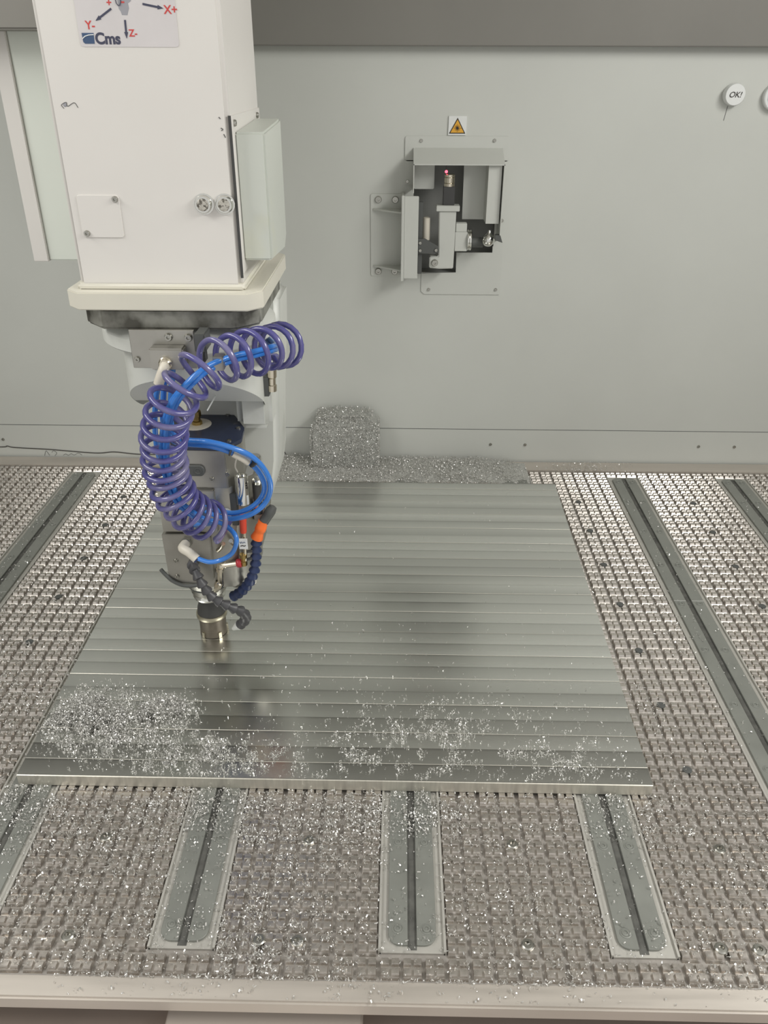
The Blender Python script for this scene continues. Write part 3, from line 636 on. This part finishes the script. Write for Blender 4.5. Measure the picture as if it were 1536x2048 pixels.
tube('air_tube', [(-0.3450, 1.094, 0.6280), (-0.3520, 1.095, 0.5900), (-0.3590, 1.096, 0.5450), (-0.3560, 1.100, 0.5190)] + LOOP1[:7] + [ (-0.2559,1.1300,0.3721),(-0.2888,1.1400,0.3559),(-0.3185,1.1620,0.3460),(-0.3474,1.1870,0.3432) ], 0.0043, M_blue, lp)
tube('air_tube', [(-0.3570, 1.098, 0.6280), (-0.3660, 1.103, 0.5850), (-0.3740, 1.108, 0.5350), (-0.3650, 1.112, 0.5060)] + LOOP2[:7] + [ (-0.2629,1.1400,0.3757),(-0.2903,1.1500,0.3606),(-0.3187,1.1670,0.3546),(-0.3460,1.1870,0.3566) ], 0.0043, M_blue, lp)
def tie(p, t):
    lathe('cable_tie', [(0.0088, -0.0014), (0.0096, -0.001), (0.0096, 0.001), (0.0088, 0.0014)], p, t, M_black, lp, seg=14)
tie((-0.2740, 1.095, 0.4985), (1, 0, -0.4)); tie((-0.2440, 1.108, 0.4725), (0.7, 0.3, -0.8))
tube('tube_sleeve', [(-0.2735, 1.0985, 0.4905), (-0.2600, 1.1030, 0.4800), (-0.2530, 1.1080, 0.4715)], 0.0049, M_ivory, lp)
tube('tie_tail', [(-0.2680, 1.104, 0.484), (-0.2760, 1.12, 0.460), (-0.2800, 1.15, 0.435)], 0.0012, M_ivory, lp, seg=6)
sl = thing('elbow_tube', (-0.3353, 1.13, 0.278), 'short blue air tube curving into an ivory elbow on the spindle front', 'tubing')
tube('air_tube', [(-0.3380,1.1870,0.3250),(-0.3118,1.1520,0.3380),(-0.2915,1.1280,0.3375),(-0.2854,1.1200,0.3254),(-0.2950,1.1250,0.3003),(-0.3141,1.1300,0.2834),(-0.3353,1.1300,0.2781),(-0.3545,1.1350,0.2806),(-0.3662,1.1400,0.2832)], 0.0040, M_blue, sl)
tube('elbow_fitting', [(-0.3859,1.1850,0.2831),(-0.3850,1.1650,0.2892),(-0.3840,1.1500,0.2914),(-0.3714,1.1420,0.2885),(-0.3590,1.1370,0.2790)], 0.0078, M_ivory, sl, seg=12, n=6)
lathe('elbow_nut', [(0.0105, 0), (0.0105, 0.007), (0.0085, 0.009)], (-0.3855, 1.1800, 0.2855), (0, -1, 0.1), M_steel, sl, seg=6)
lathe('tube_collar', [(0.0072, 0), (0.0072, 0.003), (0.005, 0.004)], (-0.3600, 1.1375, 0.2800), (0.8, -0.1, -0.55), M_locb, sl, seg=12)
ue = thing('supply_tube', (-0.3606, 1.068, 0.61), 'blue air tube dropping from the ivory elbow on the bracket block', 'tubing')
tube('elbow_fitting', [(-0.3513,1.0870,0.6348),(-0.3510,1.0780,0.6337),(-0.3515,1.0700,0.6310),(-0.3558,1.0680,0.6221),(-0.3608,1.0680,0.6104)], 0.0072, M_ivory, ue, seg=12, n=6)
lathe('elbow_nut', [(0.0095, 0), (0.0095, 0.005), (0.0080, 0.006), (0.0085, 0.009), (0.0070, 0.011)], (-0.3513, 1.0850, 0.6350), (0, -1, 0.1), M_brass, ue, seg=12)
tube('air_tube', [(-0.3595,1.0680,0.6140),(-0.3715,1.0790,0.5820),(-0.3850,1.1000,0.5320),(-0.3900,1.1120,0.4850),(-0.3890,1.1350,0.4430),(-0.3831,1.1870,0.4185)], 0.0040, M_blue, ue)
# segmented coolant hoses
def loc_hose(pts, name, label, m, r0, seglen, sp=1.0, start=0):
    h = thing(name, pts[-1], label, 'hose', )
    path = spline(pts, 24); acc = 0.0; nodes = [path[0]]
    for a, b in zip(path, path[1:]):
        acc += (b - a).length
        if acc >= seglen: nodes.append(b); acc = 0
    for a, b in list(zip(nodes, nodes[1:]))[start:]:
        L = (b - a).length; d = (b - a).normalized()
        lathe('hose_segment', [(r0 * 0.60, -0.001), (r0 * 0.62, L * 0.2), (r0 * sp, L * 0.78), (r0 * sp, L * 0.93), (r0 * 0.60, L * 1.05)], a, d, m, h, seg=12)
    return h
BLUEL = [(-0.2462,1.2100,0.3299),(-0.2540,1.2000,0.3198),(-0.2628,1.2000,0.3048),(-0.2685,1.2000,0.2848),(-0.2697,1.2000,0.2696),(-0.2720,1.2000,0.2492),(-0.2744,1.2000,0.2284),(-0.2805,1.2000,0.2073),(-0.2930,1.2050,0.1824),(-0.3091,1.2100,0.1624),(-0.3289,1.2200,0.1441)]
bh = loc_hose(BLUEL[3:], 'coolant_hose', 'dark blue segmented coolant hose with orange connector beside the spindle', M_locb, 0.0084, 0.0135, sp=1.2)
lathe('orange_connector', [(0.0105, 0), (0.0112, 0.002), (0.0085, 0.012), (0.0085, 0.016), (0.0098, 0.018), (0.0098, 0.026), (0.0088, 0.028), (0.0088, 0.037)], (-0.2685, 1.2000, 0.2830), (0.42, 0.05, 1.0), M_orange, bh, seg=16)
lathe('hose_end', [(0.0088, 0), (0.0088, 0.014), (0.0092, 0.015), (0.0092, 0.024), (0.0065, 0.032), (0, 0.034)], (-0.2545, 1.2020, 0.3150), (0.55, 0.3, 0.8), M_dgrey, bh, seg=14)
GREYL = [(-0.3828,1.1850,0.2415),(-0.3745,1.1650,0.2442),(-0.3678,1.1550,0.2375),(-0.3605,1.1500,0.2236),(-0.3535,1.1500,0.2082),(-0.3438,1.1500,0.1927),(-0.3276,1.1500,0.1803),(-0.3097,1.1550,0.1664),(-0.2960,1.1650,0.1508),(-0.2961,1.1800,0.1255),(-0.3104,1.1900,0.1044),(-0.3273,1.2000,0.0898)]
gh = loc_hose(GREYL[:-1], 'coolant_hose', 'dark grey segmented coolant hose hooking round towards the cutter', M_locg, 0.0098, 0.0145)
lathe('clear_nozzle', [(0.0085, 0), (0.0085, 0.008), (0.006, 0.016), (0.0035, 0.026)], (-0.3085, 1.1890, 0.1065), (-0.7, 0.4, -0.7), M_headg, gh, seg=12)

# ================================================================== LASER TOOL SETTER ON THE WALL
ls = thing('laser_tool_setter', (0.11, WY, 0.48), 'grey laser tool measuring unit under a sheet hood on the back wall', 'sensor')
W1 = WY - 0.003
tp = prism('flange_plate', rrect(-0.0165, 0.2335, 0.798, 0.8535, 0.006), W1, WY + 0.0005, M_wall, ls, 'xz')
prism('flange_plate', [(-0.0165, 0.745), (0.006, 0.745), (0.006, 0.80), (-0.0165, 0.80)], W1, WY + 0.0005, M_wall, ls, 'xz')
prism('flange_plate', [(0.2105, 0.60), (0.2335, 0.60), (0.2335, 0.80), (0.2105, 0.80)], W1, WY + 0.0005, M_wall, ls, 'xz')
prism('flange_plate', [(0.0385, 0.478), (0.235, 0.478), (0.235, 0.60), (0.209, 0.60), (0.209, 0.584), (0.1180, 0.584), (0.1185, 0.534), (0.030, 0.531), (0.030, 0.486)], W1, WY + 0.0005, M_wall, ls, 'xz')
for x, z in ((0.022, 0.843), (0.197, 0.844), (-0.010, 0.752), (0.228, 0.662), (0.050, 0.490), (0.224, 0.491)): inst('screw', SCR_S, (x, W1, z), ls, FRONT)
# recess behind the wall
def recess():
    x0, x1, z0, z1, ya, yb = 0.004, 0.214, 0.531, 0.804, WY + 0.002, WY + 0.06
    V = [(x0, ya, z0), (x1, ya, z0), (x1, ya, z1), (x0, ya, z1), (x0, yb, z0), (x1, yb, z0), (x1, yb, z1), (x0, yb, z1)]
    return link_mesh('recess_box', V, [(4, 5, 6, 7), (0, 1, 5, 4), (1, 2, 6, 5), (2, 3, 7, 6), (3, 0, 4, 7)], M_dark, ls)
recess()
prism('inner_plate', rrect(0.006, 0.0560, 0.735, 0.803, 0.004), W1 - 0.001, WY + 0.001, M_wall, ls, 'xz')
prism('inner_plate', [(0.128, 0.665), (0.214, 0.665), (0.214, 0.803), (0.127, 0.803)], W1 - 0.001, WY + 0.001, M_wall, ls, 'xz')
box('inner_fold', (0.181, 0.2125), (2.062, W1), (0.665, 0.80), M_wall, ls)
hd = prism('hood_top', [(2.128, 0.828), (2.128, 0.8255), (2.050, 0.7965), (2.050, 0.7990)], 0.0035, 0.2175, M_wall, ls, 'yz')
prism('hood_side', [(2.128, 0.8270), (2.050, 0.7985), (2.050, 0.735), (2.128, 0.735)], 0.0035, 0.0055, M_wall, ls, 'yz')
prism('hood_side', [(2.128, 0.8270), (2.050, 0.7985), (2.050, 0.640), (2.128, 0.612)], 0.2155, 0.2175, M_wall, ls, 'yz')
prism('hood_flap', [(0.205, 0.640), (0.2175, 0.640), (0.2240, 0.622), (0.2060, 0.628)], 2.052, 2.066, M_dgrey, ls, 'xz')
# bracket
bp = prism('bracket_plate', rrect(-0.1005, -0.018, 0.5235, 0.7230, 0.005), W1, WY + 0.0005, M_wall, ls, 'xz', bevel=0.0006, segs=1)
for x in (-0.081, -0.039):
    for z in (0.710, 0.536): inst('screw', SCR_L, (x, W1, z), bp, FRONT)
for z in (0.689, 0.5515):
    prism('gusset', [(-0.094, WY - 0.003), (-0.094, WY - 0.006), (-0.022, 2.066), (-0.020, 2.066), (-0.020, WY - 0.003)], z - 0.0035, z, M_wall, ls, 'xy')
box('bracket_web', (-0.0235, -0.0165), (2.055, WY - 0.001), (0.5270, 0.7285), M_wall, ls, bevel=0.001)
box('bracket_face', (-0.0165, 0.0180), (2.058, 2.064), (0.5330, 0.7270), M_wall, ls, bevel=0.001)
box('slide_rail', (0.0180, 0.0290), (2.072, 2.090), (0.5420, 0.7120), M_dgrey, ls, bevel=0.001)
tri = prism('link_plate', [(0.0180, 0.628), (0.0350, 0.629), (0.0690, 0.610), (0.0700, 0.597), (0.0600, 0.592), (0.0190, 0.594)], 2.062, 2.067, M_dgrey, ls, 'xz', bevel=0.0006, segs=1)
for x, z in ((0.0235, 0.619), (0.0240, 0.601), (0.0630, 0.602)): inst('screw', SCR_S, (x, 2.0615, z), tri, FRONT)
lathe('air_cylinder', [(0.009, 0), (0.009, 0.052), (0.005, 0.054)], (0.0390, 2.100, 0.620), (0, 0, 1), M_ivory, ls, seg=14)
prism('sensor_arm', [(0.0730, 0.5535), (0.1080, 0.5545), (0.1100, 0.6920), (0.0680, 0.6915), (0.0700, 0.5840), (0.0480, 0.5830), (0.0475, 0.5560)], 2.076, 2.100, M_wall, ls, 'xz', bevel=0.002)
box('arm_cap', (0.0610, 0.1175), (2.071, 2.104), (0.6910, 0.7040), M_wall, ls, bevel=0.001)
inst('screw', SCR_L, (0.0610, 2.0755, 0.5690), ls, FRONT)
box('sensor_column', (0.0770, 0.1045), (2.080, 2.102), (0.7035, 0.7460), M_black, ls, bevel=0.001)
lathe('lens_barrel', [(0.0120, 0), (0.0130, 0.0006), (0.0130, 0.007), (0.0122, 0.008), (0.0130, 0.009), (0.0130, 0.020), (0.0122, 0.021), (0.0130, 0.022), (0.0130, 0.027), (0.0115, 0.028), (0, 0.028)], (0.0910, 2.0910, 0.7455), (0, 0, 1), M_brass, ls, seg=24)
lathe('laser_spot', [(0.0036, 0), (0.0026, 0.0018), (0, 0.0022)], (0.0825, 2.0860, 0.7790), (0, -1, 0), M_laser, ls, seg=10)
box('laser_stem', (0.0810, 0.0840), (2.0860, 2.0900), (0.770, 0.795), M_black, ls)
box('side_block', (0.1095, 0.1400), (2.078, 2.105), (0.5965, 0.6420), M_wall, ls, bevel=0.001)
box('side_block_top', (0.1110, 0.1380), (2.082, 2.105), (0.6420, 0.6620), M_wall, ls, bevel=0.001)
lathe('collar_ring', [(0.0235, 0), (0.0250, 0.001), (0.0250, 0.004), (0.0235, 0.005), (0.0250, 0.006), (0.0250, 0.010), (0.0220, 0.012), (0, 0.012)], (0.1400, 2.093, 0.6215), (1, 0, 0), M_chrome, ls, seg=24)
lathe('side_tube', [(0.012, 0), (0.012, 0.03)], (0.1500, 2.096, 0.6150), (1, 0, 0), M_dgrey, ls, seg=14)
lathe('ball_knob', [(0.0, -0.016), (0.008, -0.0138), (0.0138, -0.008), (0.016, 0), (0.0138, 0.008), (0.008, 0.0138), (0.005, 0.017), (0.0035, 0.024), (0, 0.024)], (0.1910, 2.0750, 0.6245), (0.1, 0, 1), M_chrome, ls, seg=20)
# warning sticker
ws = prism('laser_sticker', [(0.0855, 0.8555), (0.1280, 0.8555), (0.1285, 0.8965), (0.0860, 0.8965)], WY - 0.0035, WY + 0.0005, M_label, None, 'xz')
tag(ws, 'white square sticker with yellow triangular laser warning above the sensor hood', 'sticker')
def tri_pts(s, cx=0.1068, cz=0.8705): return [(cx - 0.0195 * s, cz - 0.0117 * s), (cx + 0.0195 * s, cz - 0.0117 * s), (cx, cz + 0.0225 * s)]
prism('triangle_border', tri_pts(1.0), WY - 0.0041, WY - 0.003, M_inkblk, ws, 'xz'); prism('triangle_field', tri_pts(0.82), WY - 0.0045, WY - 0.003, M_yellow, ws, 'xz')
lathe('laser_dot', [(0.0032, 0), (0.0028, 0.0004), (0, 0.0004)], (0.1068, WY - 0.0044, 0.8708), (0, -1, 0), M_inkblk, ws, seg=14)
for k in range(16):
    a = 2 * math.pi * k / 16; l_ = 0.0085 if k % 4 == 0 else (0.0066 if k % 2 else 0.0072)
    if k == 0: l_ = 0.0115
    stroke('laser_ray', [(0.1068 + 0.002 * math.cos(a), 0.8708 + 0.002 * math.sin(a)), (0.1068 + l_ * math.cos(a), 0.8708 + l_ * math.sin(a))], 0.0005, M_inkblk, ws, y=WY - 0.0047)
# magnets
ok = thing('round_magnet', (0.7420, WY, 0.9440), 'round white magnet with handwritten OK! on the back wall', 'magnet')
lathe('magnet_body', [(0.0215, 0), (0.0235, 0.002), (0.0235, 0.018), (0.0220, 0.021), (0, 0.0215)], (0.7420, WY + 0.0005, 0.9440), (0, -1, 0), M_label, ok, seg=28)
text_mesh('handwriting', 'OK!', (0.7265, WY - 0.0214, 0.9385), 0.0165, M_inkblk, ok, shear=0.25, offset=0.0001)
tube('magnet_scratch', [(0.7360, WY - 0.0002, 0.9200), (0.7340, WY - 0.0002, 0.9020), (0.7325, WY - 0.0002, 0.8890)], 0.0007, M_pencil, ok, seg=5)
mg = thing('round_magnet', (0.8420, WY, 0.9400), 'larger round white magnet with a grey centre beside the OK! magnet', 'magnet')
lathe('magnet_body', [(0.029, 0), (0.031, 0.002), (0.031, 0.014), (0.029, 0.016), (0.024, 0.016), (0.0235, 0.0145), (0, 0.0145)], (0.8420, WY + 0.0005, 0.9400), (0, -1, 0), M_label, mg, seg=28)
lathe('magnet_centre', [(0.0225, 0), (0.0225, 0.001), (0, 0.001)], (0.8420, WY - 0.0140, 0.9400), (0, -1, 0), M_inkgrey, mg, seg=24)
# thin wire along the foot of the wall
tag(tube('black_wire', [(-1.36, WY - 0.0028, 0.027), (-1.1811, WY - 0.0028, 0.0278), (-1.1587, WY - 0.0028, 0.0310), (-1.1360, WY - 0.0028, 0.0265), (-1.0361, WY - 0.0028, 0.0215), (-0.9062, WY - 0.0028, 0.0118), (-0.8470, WY - 0.0028, 0.0157), (-0.7677, WY - 0.0028, 0.0090), (-0.60, WY - 0.0028, 0.0110), (-0.40, WY - 0.0028, 0.0080)], 0.0012, M_inkblk, None, seg=6),
    'thin black wire running along the foot of the back wall', 'wire')
tag(tube('black_wire', [(-0.345, WY - 0.0028, 0.002), (-0.352, WY - 0.0028, 0.020), (-0.362, WY - 0.0028, 0.021)], 0.0008, M_inkblk, None, seg=5), 'short bent black wire end standing beside the chip covered block', 'wire')

# ================================================================== CHIPS
def chip(V, F, x, y, z, size, flat=0.5):
    """one curled shaving: short helical strip"""
    n = R.choice((3, 4, 4, 5)); turn = R.uniform(1.6, 4.2); rad = size * R.uniform(0.35, 0.75); w = size * R.uniform(0.18, 0.42); adv = size * R.uniform(-0.5, 0.5)
    ax = Vector((R.gauss(0, 1), R.gauss(0, 1), R.gauss(0, flat))).normalized(); u = ax.orthogonal().normalized(); v = ax.cross(u)
    a0 = R.uniform(0, 6.28); b = len(V); O = Vector((x, y, z + size * 0.35))
    for k in range(n + 1):
        t = k / n; a = a0 + turn * t; rr = rad * (0.8 + 0.4 * t)
        p = O + (u * math.cos(a) + v * math.sin(a)) * rr + ax * (adv * t)
        V.append(p - ax * w * 0.5); V.append(p + ax * w * 0.5)
    for k in range(n): F.append((b + 2 * k, b + 2 * k + 1, b + 2 * k + 3, b + 2 * k + 2))
def hash2(i, j):
    h = (i * 374761393 + j * 668265263) & 0xffffffff; h = ((h ^ (h >> 13)) * 1274126177) & 0xffffffff
    return ((h ^ (h >> 16)) & 0xffff) / 65535.0
def vnoise(x, y):
    i, j = math.floor(x), math.floor(y); fx, fy = x - i, y - j; fx = fx * fx * (3 - 2 * fx); fy = fy * fy * (3 - 2 * fy)
    a = hash2(i, j) * (1 - fx) + hash2(i + 1, j) * fx; b = hash2(i, j + 1) * (1 - fx) + hash2(i + 1, j + 1) * fx
    return a * (1 - fy) + b * fy
def g2(x, y, cx, cy, sx, sy): return math.exp(-((x - cx) / sx) ** 2 - ((y - cy) / sy) ** 2)
def chips(name, label, count, x0, x1, y0, y1, dens, zf, s0, s1, nz=0.0):
    V, F = [], []; c = 0; tries = 0
    while c < count and tries < count * 60:
        tries += 1
        x, y = R.uniform(x0, x1), R.uniform(y0, y1); d = dens(x, y)
        if R.random() > d: continue
        h = zf(x, y); chip(V, F, x, y, h + R.random() * nz * min(1.0, d), R.uniform(s0, s1)); c += 1
    o = link_mesh(name, V, F, M_chip); tag(o, label, 'metal chips', kind='stuff'); return o
def clump(x, y): return max(0.0, vnoise(x * 55, y * 55) * 0.6 + vnoise(x * 140 + 7, y * 140) * 0.4 - 0.42) * 3.0
PLZ = PT
def dens_plate_pile(x, y):
    b = 1.3 * g2(x, y, -0.550, 1.035, 0.050, 0.044) + 1.2 * g2(x, y, -0.430, 1.045, 0.034, 0.030) + 0.15 * g2(x, y, -0.48, 0.985, 0.10, 0.03) + 0.22 * g2(x, y, -0.375, 0.955, 0.10, 0.03)
    return min(1, b * (0.12 + clump(x, y)))
def hill(x, y): return 0.030 * g2(x, y, -0.550, 1.035, 0.042, 0.040) + 0.026 * g2(x, y, -0.430, 1.045, 0.032, 0.030)
chips('chip_pile', 'heap of curled metal chips on the corner of the milled plate nearest the front rail end', 14000, -0.618, -0.25, 0.908, 1.16, dens_plate_pile, lambda x, y: PLZ + hill(x, y) * R.random() ** 0.6, 0.0022, 0.0048)
def dens_plate(x, y):
    b = 0.9 * g2(x, y, -0.05, 0.955, 0.32, 0.035) + 0.8 * g2(x, y, 0.03, 1.005, 0.12, 0.035) + 1.5 * g2(x, y, 0.245, 0.960, 0.045, 0.040) + 0.5 * g2(x, y, 0.07, 1.03, 0.15, 0.06) + 0.03 * g2(x, y, 0, 0.95, 0.6, 0.22) + 0.6 * g2(x, y, -0.2, 0.93, 0.3, 0.03)
    return min(1, b * clump(x, y) * 1.1 + 0.015 * g2(x, y, 0.0, 1.0, 0.5, 0.25))
chips('loose_chips', 'loose clumps of metal chips scattered over the front edge of the milled plate', 4200, -0.40, 0.372, 0.907, 1.35, dens_plate, lambda x, y: PLZ, 0.0018, 0.0044, 0.003)
def dens_far(x, y): return 0.4 * clump(x, y)
chips('stray_chips', 'few stray metal chips lying on the far half of the milled plate', 90, -0.30, 0.37, 1.3, 1.93, dens_far, lambda x, y: PLZ, 0.002, 0.004)
def dens_bed(x, y):
    b = 0.16 + 0.5 * g2(x, y, -0.30, 0.86, 0.10, 0.05) + 0.8 * g2(x, y, -0.02, 0.85, 0.06, 0.045) + 0.7 * g2(x, y, 0.05, 0.86, 0.04, 0.04) + 0.6 * g2(x, y, 0.32, 0.86, 0.07, 0.04) + 0.35 * g2(x, y, -0.45, 0.86, 0.25, 0.06) + 0.35 * g2(x, y, -0.15, 0.86, 0.12, 0.05)
    b += 0.6 * g2(x, y, -0.63, 0.88, 0.06, 0.12) + 0.3 * g2(x, y, -0.22, 0.64, 0.05, 0.05) + 0.16 * g2(x, y, -0.3, 0.7, 0.3, 0.12)
    rx = abs(((x + 0.15) % 0.3) - 0.15)
    if rx < 0.043 and y < 0.82: b *= 0.3
    return min(1, b * (0.25 + clump(x, y)))
def bedz(x, y):
    rx = abs(((x + 0.15) % 0.3) - 0.15)
    if rx < 0.0058 and 0.65 < y < 2.02: return -0.004
    if rx < 0.043 and 0.645 < y < 2.03: return 0.0012 if rx < 0.0316 else -0.003
    fx = ((x - 0.0) % 0.3 - 0.0426) / PX % 1.0; fy = ((y - Y0) / PY) % 1.0
    if y > Y0 and (fy < 0.12 or fx < 0.09 or fx > 0.91): return -0.0066 if R.random() < 0.6 else 0.0
    return 0.0
def db2(x, y): return dens_bed(x, y) if in_view(x, y) else 0
chips('bed_chips', 'curled metal chips strewn over the grooved table in front of the milled plate', 16000, -0.75, 0.62, 0.606, 0.902, db2, bedz, 0.0016, 0.0050, 0.003)
def dborder(x, y): return 0.15 * clump(x, y) + 0.9 * g2(x, y, -0.215, 0.592, 0.03, 0.012) * clump(x, y) + 0.7 * g2(x, y, -0.08, 0.585, 0.03, 0.012) * clump(x, y) + (0.5 if y > 0.6 else 0)
chips('edge_chips', 'fine metal chips along the flat front edge of the table', 750, -0.45, 0.50, 0.576, 0.607, dborder, lambda x, y: 0.0 if y < 0.602 else -0.003, 0.002, 0.005)
def dleft(x, y):
    if x > -0.632 or not in_view(x, y): return 0
    return min(1, (0.10 + 0.7 * g2(x, y, -0.66, 1.0, 0.07, 0.25) + 0.25 * g2(x, y, -0.8, 1.25, 0.15, 0.25)) * (0.3 + clump(x, y)))
chips('bed_chips', 'metal chips on the grooved table along the chip covered side of the plate', 3000, -1.1, -0.63, 0.90, 2.06, dleft, bedz, 0.0024, 0.0055, 0.002)
def dright(x, y):
    if x < 0.40 or not in_view(x, y): return 0
    return min(1, (0.06 + 1.1 * g2(x, y, 0.425, 1.10, 0.022, 0.06) + 0.5 * g2(x, y, 0.40, 0.92, 0.03, 0.05) + 0.4 * g2(x, y, 0.53, 1.35, 0.03, 0.25)) * (0.25 + clump(x, y)))
chips('bed_chips', 'sparse metal chips on the grooved table between plate and long T-slot rail', 1500, 0.40, 1.0, 0.906, 2.06, dright, bedz, 0.0024, 0.005, 0.002)
# bank of chips along the wall
def bank_h(x, y):
    e = 1.0 if x < 0.20 else max(0.0, 1 - (x - 0.20) / 0.16)
    t = max(0.0, min(1.0, (y - 1.985) / 0.06)); return 0.018 * t * e * (0.55 + 0.45 * vnoise(x * 22, y * 22))
def bank_body():
    nx, ny = 90, 12; V, F = [], []
    for j in range(ny + 1):
        for i in range(nx + 1):
            x = -0.40 + 0.74 * i / nx; y = 1.985 + 0.125 * j / ny
            V.append((x, y, bank_h(x, y) - 0.0015 + 0.001 * R.random()))
    for j in range(ny):
        for i in range(nx):
            a = j * (nx + 1) + i; F.append((a, a + 1, a + nx + 2, a + nx + 1))
    return V, F
bank = thing('chip_bank', (0, 2.05, 0), 'long bank of fine metal chips along the foot of the back wall', 'metal chips')
bank['kind'] = 'stuff'
V, F = bank_body(); o = link_mesh('chip_bed', V, F, M_pile, bank); o['kind'] = 'stuff'
V, F = [], []; c = 0
while c < 6500:
    x, y = R.uniform(-0.40, 0.34), R.uniform(1.965, 2.115)
    d = (0.95 if x < 0.2 else max(0, 0.95 - (x - 0.2) * 6)) * (1 if y > 2.0 else 0.45) * (0.5 + clump(x, y))
    if R.random() > d: continue
    chip(V, F, x, y, bank_h(x, y) + R.random() * 0.003, R.uniform(0.0026, 0.0058), 1.0); c += 1
for k in range(350):
    x, y = R.gauss(0.50, 0.05), R.uniform(2.055, 2.115); chip(V, F, x, y, R.random() * 0.008, R.uniform(0.0026, 0.005), 1.0)
o = link_mesh('chip_layer', V, F, M_chip, bank); o['kind'] = 'stuff'
# block buried under chips
blk = thing('chip_covered_block', (-0.172, 2.08, 0.0), 'rounded block completely coated with metal chips in front of the back wall', 'block')
prof = [(-0.268, -0.002), (-0.082, -0.002), (-0.080, 0.120), (-0.086, 0.143), (-0.104, 0.160), (-0.130, 0.167), (-0.215, 0.166), (-0.243, 0.158), (-0.260, 0.142), (-0.265, 0.120)]
prism('block_body', prof, 2.046, 2.118, M_chipblk, blk, 'xz', bevel=0.006)
V, F = [], []
def inside(x, z):
    if not (-0.268 < x < -0.08 and 0 < z < 0.168): return False
    if z > 0.125:
        k = (z - 0.125) / 0.042; m_ = 0.033 * k ** 2.2; return -0.266 + m_ < x < -0.079 - m_
    return True
c = 0
while c < 4200:
    x, z = R.uniform(-0.27, -0.078), R.uniform(0, 0.168)
    if not inside(x, z): continue
    chip(V, F, x, 2.0455 - R.random() * 0.0015, z - 0.001, R.uniform(0.0024, 0.0052), 1.0); c += 1
for k in range(1300):
    t = R.random(); y = R.uniform(2.046, 2.118)
    if t < 0.5:
        x = R.uniform(-0.250, -0.095); e = max(0, abs(x + 0.172) - 0.045) / 0.045; z = 0.167 - 0.014 * e * e
    else: x = -0.0795 + R.random() * 0.0015; z = R.uniform(0, 0.14)
    chip(V, F, x, y, z - 0.001, R.uniform(0.0024, 0.005), 1.0)
o = link_mesh('chip_coat', V, F, M_chip, blk); o['kind'] = 'stuff'
